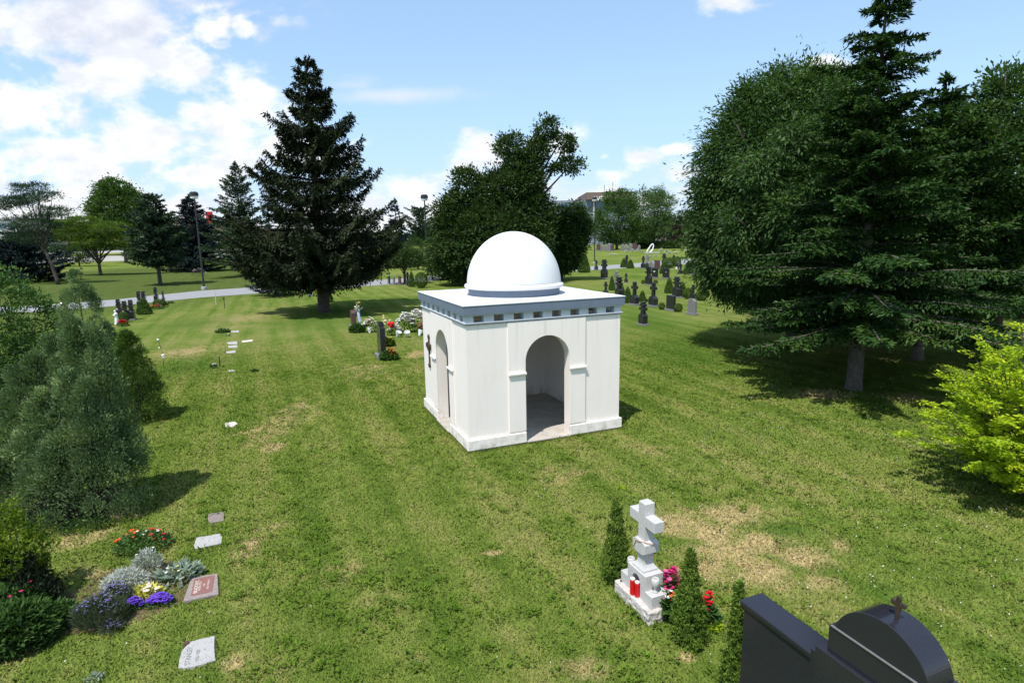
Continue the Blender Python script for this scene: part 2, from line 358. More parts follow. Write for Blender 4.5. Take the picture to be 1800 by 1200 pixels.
# ------------------------------------------------------------------ lawn
def rotv(t, v):
    n = t.new('ShaderNodeVectorRotate', rotation_type='Z_AXIS'); t.set(n.inputs['Vector'], v); n.inputs['Angle'].default_value = -YAW; return n.outputs[0]
def lawn_colour(t):
    """one recipe for the turf, by its place on the ground: green, yellowing and dry patches, shade painted in at the far left"""
    g = t.new('ShaderNodeNewGeometry'); pos = g.outputs['Position']
    p2 = t.vmath('MULTIPLY', pos, (1, 1, 0))
    n0 = t.noise(p2, .09, 3, .5); n1 = t.noise(p2, .42, 5, .6, .6); n2 = t.noise(p2, 2.3, 6, .65); n3 = t.noise(p2, 13, 4, .7)
    f = t.math('ADD', t.math('MULTIPLY', n1, .55), t.math('MULTIPLY', n2, .55)); f = t.math('ADD', f, t.math('MULTIPLY_ADD', n0, .7, -.35))
    # faint mowing strips along the rows of graves
    ua = t.vmath('DOT_PRODUCT', p2, (A.x, A.y, 0)); wob = t.math('MULTIPLY', n0, 5.0)
    strip = t.math('SINE', t.math('MULTIPLY', t.math('ADD', ua, t.math('MULTIPLY', wob, .35)), 4.4))
    streak = t.noise(t.vmath('MULTIPLY', t.new('ShaderNodeVectorRotate').outputs[0] if False else rotv(t, p2), (2.6, .16, 1)), 1.0, 4, .6)
    f = t.math('MULTIPLY_ADD', strip, .07, f); f = t.math('ADD', f, t.math('MULTIPLY_ADD', streak, .62, -.31))
    c = t.ramp(f, [(.28, (.078, .132, .020)), (.42, (.122, .176, .032)), (.55, (.168, .215, .046)), (.74, (.25, .25, .082))])
    c = t.mix(t.step(n3, .38, .7, 0, .4), c, (.065, .115, .020))
    def gp(px, py, rx, ry, k=1.):
        P = G(px, py); Q = G(px + rx, py); V = G(px, py - ry)
        return (P.x, P.y, (Q - P).length * 1.2, (V - P).length * 1.2, k)
    dry = [gp(1290, 905, 95, 22), gp(1340, 955, 90, 28), gp(1410, 975, 60, 30, 1.2), gp(1300, 975, 55, 30, 1.1), gp(1240, 985, 60, 40), gp(1340, 1000, 70, 30), gp(1470, 960, 45, 22, .8),
           gp(1180, 920, 60, 26), gp(1250, 940, 60, 30), gp(1440, 1020, 45, 20, .8), gp(480, 787, 22, 8, 1.3), gp(870, 972, 20, 5, 1.3), gp(500, 735, 50, 30, .7), gp(735, 622, 22, 8, 1.3), gp(130, 945, 60, 20, .9), gp(200, 905, 60, 14, .8),
           gp(110, 1095, 70, 16, .8), gp(40, 1140, 60, 22, .7), gp(330, 618, 55, 10, .8), gp(430, 560, 70, 14, .5), gp(1450, 693, 60, 9, 1.1), gp(1600, 700, 50, 10, .8), gp(1020, 1175, 50, 26, .9), gp(740, 1160, 24, 16, .8), gp(410, 1165, 26, 16, .9),
           gp(1140, 790, 50, 10, .6), gp(1000, 830, 60, 18, .5), gp(600, 1010, 50, 20, .5), gp(450, 950, 30, 30, .6), gp(640, 650, 70, 14, .45), gp(160, 1010, 40, 14, .8), gp(1205, 1155, 22, 10, 1.0)]
    d = t.blobs(p2, dry)
    d = t.math('ADD', d, t.math('MULTIPLY_ADD', n2, 1.5, -.92)); d = t.math('ADD', d, t.math('MULTIPLY_ADD', n1, 1.0, -.5))
    dm = t.step(d, -.16, .72)
    c = t.mix(t.math('MULTIPLY', dm, t.step(n2, .30, .60, .55, .95)), c, t.mix(t.step(n3, .35, .65), (.33, .25, .12), (.50, .40, .21)))
    lush = [gp(330, 645, 110, 30, .9), gp(780, 740, 60, 50, .6), gp(1200, 620, 140, 40, .9), gp(1380, 930, 60, 18, 1.1), gp(1560, 1040, 90, 30, .8), gp(1150, 570, 100, 50, .7), gp(330, 570, 90, 16, .8), gp(840, 640, 60, 40, .4), gp(1330, 760, 150, 40, .5), gp(1080, 1150, 60, 30, .7), gp(560, 560, 130, 22, .8)]
    l = t.math('ADD', t.blobs(p2, lush), t.math('MULTIPLY_ADD', n2, 1.2, -.7))
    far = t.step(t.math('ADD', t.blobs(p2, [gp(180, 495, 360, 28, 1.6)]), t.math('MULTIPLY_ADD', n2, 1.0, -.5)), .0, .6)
    c = t.mix(t.math('MULTIPLY', far, .8), c, t.mix(n2, (.045, .075, .020), (.10, .125, .038)))  # shade painted into the turf colour beyond the drive at the far left
    c = t.mix(t.math('MULTIPLY', t.step(l, .05, .8), .75), c, (.060, .130, .018))
    return c, n3, n2, p2
mt, t, out = base_mat('lawn_ground'); M['lawn'] = mt
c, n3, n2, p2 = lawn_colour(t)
c = t.mix(t.step(t.noise(p2, 34, 3, .7), .42, .62, 0, .45), c, (.045, .065, .016))
d = t.new('ShaderNodeBsdfDiffuse'); t.set(d.inputs[0], c)
b = t.new('ShaderNodeBump'); b.inputs['Strength'].default_value = .6; b.inputs['Distance'].default_value = .06
t.set(b.inputs['Height'], t.math('ADD', t.noise(p2, 26, 4, .75), n3)); t.l.new(b.outputs[0], d.inputs['Normal'])
t.l.new(d.outputs[0], out.inputs[0])
mt, t, out = base_mat('grass_blades'); M['blade'] = mt
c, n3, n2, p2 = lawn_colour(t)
at = t.new('ShaderNodeAttribute', attribute_name='rnd')
c = t.mix(at.outputs['Fac'], t.mix(1.0, c, (.96, 1.0, .9), 'MULTIPLY'), t.mix(1.0, c, (1.22, 1.18, 1.1), 'MULTIPLY'))
d = t.new('ShaderNodeBsdfDiffuse'); t.set(d.inputs[0], c); tr = t.new('ShaderNodeBsdfTranslucent'); t.set(tr.inputs[0], c)
g_ = t.new('ShaderNodeNewGeometry'); nrm = t.vmath('NORMALIZE', t.vmath('ADD', t.vmath('MULTIPLY', g_.outputs['Normal'], (.32, .32, .1)), (0, 0, 1)))
t.l.new(nrm, d.inputs['Normal'])
m1 = t.new('ShaderNodeMixShader'); m1.inputs[0].default_value = .12; t.l.new(d.outputs[0], m1.inputs[1]); t.l.new(tr.outputs[0], m1.inputs[2]); t.l.new(m1.outputs[0], out.inputs[0])
M['weed'] = leafmat('weed_leaves', (.07, .13, .015), (.12, .20, .025), (.19, .28, .04), .35, .0, .4, 2)

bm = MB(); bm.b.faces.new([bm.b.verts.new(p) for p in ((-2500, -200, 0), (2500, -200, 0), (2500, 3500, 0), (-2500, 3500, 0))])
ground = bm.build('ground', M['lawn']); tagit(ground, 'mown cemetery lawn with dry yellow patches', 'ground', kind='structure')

X0, Y0, S = -1.084, 13.26, 4.26
def chap_local(x, y):
    dx, dy = x - X0, y - Y0
    return dx * A.x + dy * A.y, dx * B.x + dy * B.y
rng = np.random.default_rng(3)
def scatter(n, r0, r1, power=0., half=.80):
    u = rng.random(n); r = r0 + (r1 - r0) * u ** (1 + power); th = (rng.random(n) * 2 - 1) * half
    x = r * np.sin(th); y = r * np.cos(th)
    ca, cb = chap_local(x, y); ok = ~((ca > -.03) & (ca < S + .03) & (cb > -.03) & (cb < S + .03))
    return x[ok], y[ok], r[ok]
# grass blades, thick close by and thinner farther off
x, y, r = scatter(760000, 5.2, 34, .12)
n = len(x); fade = np.clip((36 - r) / 16, .12, 1); kk = rng.random(n) < fade + .25; x, y, r, fade = x[kk], y[kk], r[kk], fade[kk]; n = len(x)
h = (.012 + .028 * rng.random(n) ** 1.5 + .0006 * r) * fade; wd = .003 + .0011 * r
th = rng.random(n) * 6.283; lean = .3 + 1.3 * rng.random(n); th2 = rng.random(n) * 6.283
P = np.stack([x, y, np.zeros(n)], 1); S_ = np.stack([np.cos(th), np.sin(th), np.zeros(n)], 1) * wd[:, None]
T_ = P + np.stack([np.cos(th2) * lean * h, np.sin(th2) * lean * h, h], 1)
V = np.stack([P - S_, P + S_, T_], 1)
# longer unmown fringe at the foot of the walls and stones
def fringe(pts, per, h0=.03, h1=.09, off=.05):
    out = []
    for (p, q) in zip(pts, pts[1:] + pts[:1]):
        p, q = np.array(p), np.array(q); k = int(np.linalg.norm(q - p) * per); f_ = rng.random(k)[:, None]; b_ = p * (1 - f_) + q * f_ + rng.normal(0, off * .5, (k, 2))
        b3 = np.concatenate([b_, np.zeros((k, 1))], 1); hh = h0 + (h1 - h0) * rng.random(k) ** 2; a_ = rng.random(k) * 6.283; sd_ = np.stack([np.cos(a_), np.sin(a_), 0 * a_], 1) * .006; a2 = rng.random(k) * 6.283
        out.append(np.stack([b3 - sd_, b3 + sd_, b3 + np.stack([np.cos(a2) * hh * .5, np.sin(a2) * hh * .5, hh], 1)], 1))
    return np.concatenate(out)
def ab(x, y): return (X0 + A.x * x + B.x * y, Y0 + A.y * x + B.y * y)
o_ = -.03; V = np.concatenate([V, fringe([ab(o_, o_), ab(S - o_, o_), ab(S - o_, S - o_), ab(o_, S - o_)], 700, off=.06),
    fringe([(1.40 - .01, 7.68), (1.40 + .31, 7.68 - .77), (1.40 + .74, 7.68 - .59), (1.40 + .43, 7.68 + .17)], 600, .02, .07)])
for mk in (((366, 905), (394, 902), (394, 918), (368, 920)), ((345, 947), (388, 940), (391, 957), (342, 967)), ((312, 1178), (332, 1131), (378, 1120), (379, 1164)), ((322, 1062), (337, 1019), (383, 1012), (386, 1049))):
    V = np.concatenate([V, fringe([tuple(G(*q)[:2]) for q in mk], 380, .015, .05, .02)])
n = len(V)
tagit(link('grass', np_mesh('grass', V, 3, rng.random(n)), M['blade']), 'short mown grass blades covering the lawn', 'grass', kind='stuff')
# broad-leaved weeds and clover in the turf
def rosettes(cx, cy, R, nl, hh):
    n = len(cx); th = rng.random((n, nl)) * 6.283; rr = R[:, None] * (.15 + .85 * rng.random((n, nl)))
    P = np.stack([cx[:, None] + np.cos(th) * rr, cy[:, None] + np.sin(th) * rr, .012 + hh[:, None] * rng.random((n, nl))], 2).reshape(-1, 3)
    t2 = th.ravel() + rng.normal(0, .7, n * nl); D = np.stack([np.cos(t2), np.sin(t2), .25 + .5 * rng.random(n * nl)], 1)
    N = np.stack([rng.normal(0, .35, n * nl), rng.normal(0, .35, n * nl), np.ones(n * nl)], 1)
    l = (.035 + .035 * rng.random(n * nl)); return leafquads(P, D, N, l, l * .5)
x, y, r = scatter(5200, 5.4, 26, .0)
keep = (np.sin(x * 1.3 + 2 * np.sin(y * .7)) + np.sin(y * 1.1 + x * .4) + rng.normal(0, .9, len(x))) > .1
x, y = x[keep], y[keep]
V = rosettes(x, y, .05 + .10 * rng.random(len(x)), 16, .05 + .04 * rng.random(len(x)))
tagit(link('weeds', np_mesh('weeds', V, 4, rng.random(len(V))), M['weed']), 'tufts of clover and broad leaved weeds in the lawn', 'weeds', kind='stuff')
x, y, r = scatter(3600, 5.4, 24, .1)
dens = np.clip((x - .2 * y) / 5, 0.05, 1) ; k = rng.random(len(x)) < dens * .6
x, y = x[k], y[k]; n = len(x)
c0 = np.stack([x, y, .045 + .03 * rng.random(n)], 1); q = .006 + .006 * rng.random(n)[:, None]
ex, ey, ez = np.array([1, 0, 0]), np.array([0, 1, 0]), np.array([0, 0, 1])
tri = []
for sx in (1, -1):
    for sy in (1, -1):
        for sz in (1, -1): tri.append(np.stack([c0 + ex * q * sx, c0 + ey * q * sy, c0 + ez * q * sz], 1))
tagit(link('clover_flowers', np_mesh('clover_flowers', np.concatenate(tri), 3), M['fl_white']), 'tiny white clover heads dotted through the right lawn', 'flowers', kind='stuff')

# ------------------------------------------------------------------ roads
def ribbon(name, near, far, mat, z, label):
    bm = MB(); a = [bm.b.verts.new(G(*p, z)) for p in near]; c = [bm.b.verts.new(G(*p, z)) for p in far]
    for i in range(len(near) - 1): bm.b.faces.new((a[i], a[i + 1], c[i + 1], c[i]))
    o = bm.build(name, mat); tagit(o, label, 'road', kind='structure'); return o
ribbon('road', [(-120, 557), (60, 548), (200, 538), (350, 523), (460, 515), (560, 508), (700, 499), (790, 491), (900, 484), (1040, 475), (1100, 471), (1220, 463), (1420, 451), (1900, 424)],
       [(-120, 546), (60, 537), (200, 526.5), (350, 511), (460, 504), (560, 498), (700, 490), (790, 483), (900, 476.5), (1040, 468), (1100, 464), (1220, 454.5), (1420, 443), (1900, 418)], M['road'], .012,
      'pale grey cemetery drive winding behind the graves')
ribbon('street', [(-200, 466), (60, 463), (260, 457), (460, 450)], [(-200, 455), (60, 452), (260, 447), (460, 441)], M['road2'], .012, 'pale street crossing far behind the left trees')
ribbon('parking_ground', [(-200, 450), (100, 447), (500, 437)], [(-200, 441), (100, 439), (500, 430)], M['road2'], .02, 'bright paved lot far behind the left trees')

# ------------------------------------------------------------------ chapel
ch = thing('chapel', 'small white square chapel with a white dome and arched doorways', 'chapel', (X0, Y0, 0), YAW)
E0 = .06; TH = .27; W0, W1 = E0, S - E0; ZW = 3.06
AC, AR, ZS = 2.13, .60, 2.07   # arch centre, radius, springing
def arch_outline(u0, u1, z0, z1):
    pts = [(u0, z0), (AC - AR, z0), (AC - AR, ZS)]
    pts += [(AC - AR * math.cos(math.pi * i / 28), ZS + AR * math.sin(math.pi * i / 28)) for i in range(1, 28)]
    pts += [(AC + AR, ZS), (AC + AR, z0), (u1, z0), (u1, z1), (u0, z1)]
    return pts
def wallset(fn, u0, u1, name):   # fn(u, depth, z)
    bm = MB(); bm.prism(arch_outline(u0, u1, .06, ZW), lambda p, k: fn(p[0], k * TH, p[1])); bm.build('wall', M['stucco'], ch)
    bm = MB(); bm.prism(arch_outline(1.08, 3.18, .345, ZW - .004), lambda p, k: fn(p[0], -.032 if k == 0 else -.001, p[1])); bm.build('arch_surround', M['stucco'], ch, .006)
fF = lambda u, d, z: (u, E0 + d, z)      # front face, u along local x
fL = lambda v, d, z: (E0 + d, v, z)      # left face, v along local y
wallset(fF, W0, W1, 'f'); 
bm = MB(); bm.prism(arch_outline(E0 + TH + .002, W1 - TH - .002, .06, ZW), lambda p, k: fL(p[0], k * TH, p[1])); bm.build('wall', M['stucco'], ch)
bm = MB(); bm.prism(arch_outline(1.08, 3.18, .345, ZW - .004), lambda p, k: fL(p[0], -.032 if k == 0 else -.001, p[1])); bm.build('arch_surround', M['stucco'], ch, .006)
MB().box(W0, W1, W1 - TH, W1, .06, ZW).build('wall', M['stucco'], ch)
MB().box(W1 - TH, W1, E0 + TH + .002, W1 - TH - .002, .06, ZW).build('wall', M['stucco'], ch)
# plinth: pieces either side of each door, turning into the door
for fn in (fF, fL):
    for (u0, u1) in ((0.0 if fn is fF else .062, AC - AR - .004), (AC + AR + .004, S)):
        bm = MB(); p0 = fn(u0, -.06, .05); p1 = fn(u1, -.002, .31)
        bm.box(min(p0[0], p1[0]), max(p0[0], p1[0]), min(p0[1], p1[1]), max(p0[1], p1[1]), .05, .31).build('plinth', M['stucco'], ch, .012)
MB().box(0, S, S - .058, S, .05, .31).build('plinth', M['stucco'], ch, .012)
MB().box(S - .058, S, .062, S - .062, .05, .31).build('plinth', M['stucco'], ch, .012)
# imposts
for fn in (fF, fL):
    for (u0, u1) in ((1.07, AC - AR + .012), (AC + AR - .012, 3.20)):
        p0 = fn(u0, -.085, 0); p1 = fn(u1, -.033, 0)
        bm = MB(); bm.box(min(p0[0], p1[0]), max(p0[0], p1[0]), min(p0[1], p1[1]), max(p0[1], p1[1]), 1.765, 1.82)
        bm.build('impost', M['stucco'], ch, .012)
MB().box(.03, S - .03, .03, S - .03, -.06, .048).build('footing', M['footing'], ch, .01)
MB().box(AC - AR + .004, AC + AR - .004, -.03, W1 - TH - .004, .049, .075).build('floor', M['concrete'], ch)
MB().box(-.03, AC - AR, AC - AR + .004, AC + AR - .004, .0495, .0745).build('door_sill', M['concrete'], ch)
fl = MB(); fl.box(E0 + TH + .003, AC - AR, E0 + TH + .003, AC - AR, .0495, .074); fl.box(AC + AR, W1 - TH - .003, E0 + TH + .003, W1 - TH - .003, .0495, .074)
fl.box(E0 + TH + .003, AC - AR, AC + AR, W1 - TH - .003, .0495, .074); fl.build('floor', M['concrete'], ch)
# moulding under the frieze, frieze blocks, roof slab
def ring(z0, z1, o, i, name, mat, bev=.006):
    bm = MB(); bm.box(-o, S + o, -o, i, z0, z1); bm.box(-o, S + o, S - i, S + o, z0, z1); bm.box(-o, i, i + .001, S - i - .001, z0, z1); bm.box(S - i, S + o, i + .001, S - i - .001, z0, z1)
    return bm.build(name, mat, ch)
ring(ZW, 3.085, -.028, .30, 'moulding', M['fascia']); ring(3.087, 3.112, -.012, .30, 'moulding', M['block'])
NB = 8
zb0, zb1 = 3.113, 3.272
L_ = S - 2 * .045; cw_ = .20; gap = (L_ - 2 * cw_ - 7 * .255) / 8
def blocks(fn):
    u = .045 + cw_
    for i in range(7):
        u += gap
        p0 = fn(u, 0); p1 = fn(u + .255, .24)
        MB().box(min(p0[0], p1[0]), max(p0[0], p1[0]), min(p0[1], p1[1]), max(p0[1], p1[1]), zb0, zb1).build('frieze_block', M['block'], ch, .004)
        u += .255
blocks(lambda u, d: (u, .045 + d)); blocks(lambda u, d: (.045 + d, u)); blocks(lambda u, d: (u, S - .045 - d)); blocks(lambda u, d: (S - .045 - d, u))
for cx in (.045, S - .045 - cw_):
    for cy in (.045, S - .045 - cw_):
        MB().box(cx, cx + cw_, cy, cy + cw_, zb0, zb1).build('frieze_block', M['block'], ch, .004)
ring(3.273, 3.292, .005, .3, 'cornice_drip', M['block'])
MB().box(-.022, S + .022, -.022, S + .022, 3.293, 3.500).build('roof_fascia', M['fascia'], ch, .004)
MB().box(-.034, S + .034, -.034, S + .034, 3.501, 3.522).build('roof', M['roof'], ch, .003)
bm = MB()
bm.box(S * .33, S * .33 + .012, -.03, S + .03, 3.5225, 3.526); bm.box(S * .68, S * .68 + .012, -.03, S + .03, 3.5225, 3.526); bm.build('roof_seam', M['block'], ch)
cc = S / 2
MB().lathe([(1.245, 3.523), (1.245, 3.70), (1.20, 3.70)], 96, (cc, cc)).build('dome_drum', M['fascia'], ch)
bm = MB(); bm.lathe([(1.21, 3.70), (1.325, 3.705), (1.345, 3.735), (1.345, 3.775), (1.325, 3.80), (1.29, 3.81), (1.27, 3.83)], 128, (cc, cc)); bm.build('dome_ring', M['dome'], ch, smooth=False)
prof = [(1.275 * math.cos(a), 3.80 + 1.385 * math.sin(a)) for a in [R_(89.0 * i / 30) for i in range(31)]] + [(.004, 5.1849)]
bm = MB(); bm.lathe(prof, 128, (cc, cc)); bm.build('dome', M['dome'], ch, smooth=True)
# bronze budded cross on the left face
def flat_cross(fn, c, z0, z1, wd, mat, parent, name='cross', d0=-.035, d1=-.001):
    H = z1 - z0; bm = MB(); bw = wd * .10; zc = z1 - H * .34
    def rect(u0, u1, a0, a1, s=0):
        p, q = fn(u0, d0 - s, a0), fn(u1, d1, a1); bm.box(min(p[0], q[0]), max(p[0], q[0]), min(p[1], q[1]), max(p[1], q[1]), a0, a1)
    rect(c - bw * .75, c + bw * .75, z0 + .06, z1 - .05); rect(c - wd / 2 + .04, c + wd / 2 - .04, zc - bw, zc + bw, .003)
    def disc(u, z, r, s):
        pts = [(u + r * math.cos(6.2832 * i / 14), z + r * math.sin(6.2832 * i / 14)) for i in range(14)]
        bm.prism(pts, lambda p, k: fn(p[0], (d0 - s) if k == 0 else d1, p[1]))
    k = 0
    for (u, z, dx, dz) in ((c, z1 - .05, 0, 1), (c - wd / 2 + .05, zc, -1, 0), (c + wd / 2 - .05, zc, 1, 0), (c, z0 + .05, 0, -1)):
        for (ox, oz) in ((dx, dz), (dz, dx), (-dz, -dx)):
            k += 1; disc(u + ox * .035, z + oz * .038, .036, .004 + .0011 * k)
    disc(c, zc, wd * .26, .02)
    return bm.build(name, mat, parent, .003)
flat_cross(lambda u, d, z: fL(u, d, z), 3.50, 1.41, 2.33, .50, M['bronze'], ch)

# ------------------------------------------------------------------ trees and shrubs
def rand_dirs(rng, n):
    v = rng.normal(size=(n, 3)); return unit(v)
def crown_mesh(name, blobs, n_clump, per, clump_r, ll, lw, droop=.3, up=.5, seed=1, inner=.18, lumps=.12, flat=.6, zmin=-1.35, spread=1.):
    """foliage of many small leaves in clumps over a set of ellipsoids (x, y, z, rx, ry, rz)"""
    rng = np.random.default_rng(seed); bl = np.array(blobs, float)
    area = (bl[:, 3] * bl[:, 4] + bl[:, 4] * bl[:, 5] + bl[:, 3] * bl[:, 5]); pick = rng.choice(len(bl), n_clump, p=area / area.sum())
    d = rand_dirs(rng, n_clump); f = (1 + rng.normal(0, lumps, n_clump)) * np.where(rng.random(n_clump) < inner, rng.uniform(.3, .85, n_clump), 1.)
    c = bl[pick, :3] + d * bl[pick, 3:6] * f[:, None]
    nrm = unit(d / bl[pick, 3:6])
    # drop clumps that would sit deep inside another ellipsoid
    deep = np.zeros(n_clump, bool)
    for k in range(len(bl)):
        q = np.linalg.norm((c - bl[k, :3]) / bl[k, 3:6], axis=1); deep |= (q < .72) & (pick != k) & (rng.random(n_clump) < .75)
    ok = ~deep & (c[:, 2] > zmin); c, nrm = c[ok], nrm[ok]; m_ = len(c)
    cr = clump_r * (.5 + rng.random(m_)); tint = rng.random(m_)
    off = rng.normal(size=(m_, per, 3)) * (cr[:, None, None] * np.array([1, 1, flat])) * .6
    P = (c[:, None, :] + off).reshape(-1, 3); N0 = np.repeat(nrm, per, 0); k = len(P)
    D = N0 * .8 + unit(off.reshape(-1, 3)) * .7 + rng.normal(0, .45, (k, 3)); D[:, 2] += up - droop * (1 + rng.random(k))
    N = N0 * .7 + rng.normal(0, .55, (k, 3)); N[:, 2] += .7
    s = .6 + .8 * rng.random(k)
    V = leafquads(P, D, N, ll * s, lw * s)
    return np_mesh(name, V, 4, np.clip(np.repeat(tint, per) * .5 + rng.random(k) * .5, 0, 1))
def limbs(bm, base, tips, r0, zsplit, rng, n=6, wob=.25):
    base = np.array(base, float)
    for tp in tips:
        tp = np.array(tp, float); s = base + np.array([0, 0, zsplit * (.75 + .5 * rng.random())])
        pts = []
        for i in range(6):
            f = i / 5; q = s * (1 - f) + tp * f; q[:2] += rng.normal(0, wob * f * (1 - f), 2) * 2; q[2] += .6 * f * (1 - f); pts.append(q)
        bm.tube(pts, [r0 * (1 - .82 * i / 5) for i in range(6)], n)
def broadleaf(name, label, base, h, blobs, trunk_r, mats, n_clump, per, clump_r, ll, lw, split=.3, seed=1, group=None, lean=(0, 0), **kw):
    """blobs relative to the base"""
    rng = np.random.default_rng(seed + 100)
    root = thing(name, label, 'tree', (base[0], base[1], 0), 0, group)
    bm = MB(); zs = h * split
    bm.tube([(0, 0, -.1), (lean[0] * .1, lean[1] * .1, zs * .15), (lean[0] * .5, lean[1] * .5, zs * .6), (lean[0], lean[1], zs)], [trunk_r * 1.35, trunk_r, trunk_r * .88, trunk_r * .8], 12)
    tips = [(b[0], b[1], b[2]) for b in blobs] + [(b[0] + rng.normal(0, b[3] * .5), b[1] + rng.normal(0, b[4] * .5), b[2] + b[5] * .55) for b in blobs]
    limbs(bm, (lean[0], lean[1], 0), tips, trunk_r * .5, zs, rng)
    bm.build('trunk', mats[1], root, smooth=True)
    link('crown', crown_mesh('crown', blobs, n_clump, per, clump_r, ll, lw, seed=seed, **kw), mats[0], root)
    return root
def conifer_data(h, rmax, z0, nb, seed, rise=.25, sag=.35, tipup=.2, twig=.28, qd=1., ql=.22, qw=.075, prof=None, hang=.35, az_bias=None, irr=.25, droop_top=.5, tiers=0, rvar=.04):
    rng = np.random.default_rng(seed)
    prof = prof or (lambda f: (1 - f) ** .9)
    stick = []; PP, DD, NN, LL, WW, TT = [], [], [], [], [], []
    f = np.sort(rng.random(nb) ** 1.15); az = np.cumsum(rng.normal(2.4, .35, nb)) % 6.2832
    tl_ = rng.normal(1, .17, 60)
    if tiers: f = np.where(f > .22, (np.round(f * tiers) + rng.normal(0, .12, nb)) / tiers, f).clip(0, .99)
    for i in range(nb):
        z = z0 + (h - z0) * f[i] * .985; L = rmax * prof(f[i]) * (1 + rng.normal(0, irr)); L *= tl_[int(round(f[i] * tiers))] if tiers else 1; L = max(L, .12 * rmax * (1 - f[i]) + .1)
        if az_bias: L *= 1 + az_bias[1] * math.cos(az[i] - az_bias[0])
        L = min(L, rmax * 1.25)
        up0 = rise * (1 + 1.6 * f[i]) + rng.normal(0, rvar); sg = sag * (1 - droop_top * f[i])
        nseg = max(4, int(L / .35)); t_ = np.linspace(0, 1, nseg)
        rr = L * t_; zz = z + L * (up0 * t_ - (sg + up0 * .5) * t_ ** 2 + tipup * t_ ** 4)
        kink = rng.normal(0, .05) * L * t_ ** 2
        ca, sa = math.cos(az[i]), math.sin(az[i])
        pts = np.stack([rr * ca - kink * sa, rr * sa + kink * ca, zz], 1)
        stick.append((pts, .012 + .012 * L))
        m_ = max(4, int(L * 26 * qd)); tt = rng.random(m_) ** .8 * .97 + .03; ix = np.minimum((tt * (nseg - 1)).astype(int), nseg - 2); fr = (tt * (nseg - 1) - ix)[:, None]
        p = pts[ix] * (1 - fr) + pts[ix + 1] * fr; tan = unit(pts[ix + 1] - pts[ix])
        side = np.where(rng.random(m_) < .5, 1., -1.)[:, None] * np.array([-sa, ca, 0]); tl = twig * L ** .5 * (1.25 - tt) * (.5 + rng.random(m_)) + .06
        # twig of up to 4 sprays
        ns = 4; s = (np.arange(ns) + .3) / ns
        tdir = unit(side * 1. + tan * .75 + rng.normal(0, .18, (m_, 3)))
        P = p[:, None, :] + tdir[:, None, :] * (tl[:, None] * s)[:, :, None]; P[:, :, 2] -= (hang * tl[:, None] * s ** 1.5) + 0 * P[:, :, 2]
        D = np.repeat(tdir[:, None, :], ns, 1) + rng.normal(0, .35, (m_, ns, 3)); D[:, :, 2] -= hang * (.3 + s)[None, :]
        N = rng.normal(0, .45, (m_, ns, 3)); N[:, :, 2] += 1
        sz = .7 + .6 * rng.random((m_, ns))
        PP.append(P.reshape(-1, 3)); DD.append(D.reshape(-1, 3)); NN.append(N.reshape(-1, 3)); LL.append((sz * ql).ravel()); WW.append((sz * qw).ravel())
        TT.append(np.clip(rng.random() * .35 + rng.random(m_ * ns) * .45 + .2 * np.repeat(tt, ns), 0, 1))
    k = int(60 * qd); zt = h - rng.random(k) * .08 * h; D = rng.normal(0, .5, (k, 3)); D[:, 2] += .9   # leader
    PP.append(np.stack([rng.normal(0, .03, k), rng.normal(0, .03, k), zt], 1)); DD.append(D); NN.append(rng.normal(0, 1, (k, 3))); LL.append(np.full(k, ql)); WW.append(np.full(k, qw)); TT.append(rng.random(k))
    V = leafquads(*[np.concatenate(a) for a in (PP, DD, NN, LL, WW)])
    return V, np.concatenate(TT), stick
def conifer(name, label, base, h, rmax, z0, nb, mats, seed=1, trunk_r=None, group=None, sticks=True, **kw):
    root = thing(name, label, 'tree', (base[0], base[1], 0), 0, group)
    V, T, st = conifer_data(h, rmax, z0, nb, seed, **kw)
    bm = MB(); tr = trunk_r or h * .016
    bm.tube([(0, 0, -.1), (0, 0, .25), (.02, 0, h * .3), (0, .02, h * .7), (0, 0, h * .995)], [tr * 1.3, tr, tr * .75, tr * .35, .01], 12)
    if sticks:
        for pts, r in st: bm.tube(pts, [r * (1 - .8 * i / (len(pts) - 1)) for i in range(len(pts))], 4)
    bm.build('trunk', mats[1], root, smooth=True)
    link('crown', np_mesh('crown', V, 4, T), mats[0], root)
    return root
def H_(base, y): return HT((base[0], base[1]), y)

# --- the big Norway spruce left of the chapel
b0 = G(570, 548); h0 = H_(b0, 99)
conifer('spruce_tree', 'tall dark spruce with drooping ragged boughs, tallest tree left of the chapel', b0, h0, 4.7, 2.1, 225, (M['l_spruce'], M['bark']), 11, .42,
        rise=.12, sag=.34, tipup=.42, twig=.40, qd=1.9, ql=.25, qw=.085, hang=.8, irr=.16, tiers=13, az_bias=(0., .10), prof=lambda f: (1.0 - .12 * f) if f < .25 else ((1 - f) ** .85 * 1.14 + .06) * (.62 if .72 < f < .80 else 1))
b0 = G(484, 520); conifer('blue_spruce', 'small blue spruce with skirt to the ground beside the drive, left of the tall spruce', b0, H_(b0, 395), WD(b0, 44), .25, 120, (M['l_blue'], M['bark']), 12, .10, qd=.9, ql=.22, qw=.075, hang=.15, rise=.1, sag=.12, sticks=False)
b0 = G(432, 486); conifer('pine_tree', 'tall grey green conifer with upswept open boughs, left of the tall spruce', b0, H_(b0, 284), WD(b0, 72), 1.2, 150, (M['l_pine'], M['bark']), 13, .22, qd=.7, ql=.34, qw=.12, hang=.25, rise=.5, sag=.3, tipup=.25, irr=.2)
b0 = G(480, 478); conifer('spruce_tree', 'slim dark conifer peeping up between the upswept conifer and the tall spruce', b0, H_(b0, 297), WD(b0, 36), 1.2, 110, (M['l_spruce'], M['bark']), 14, .2, qd=.5, ql=.38, qw=.13, hang=.4, rise=.2, irr=.2, sticks=False)
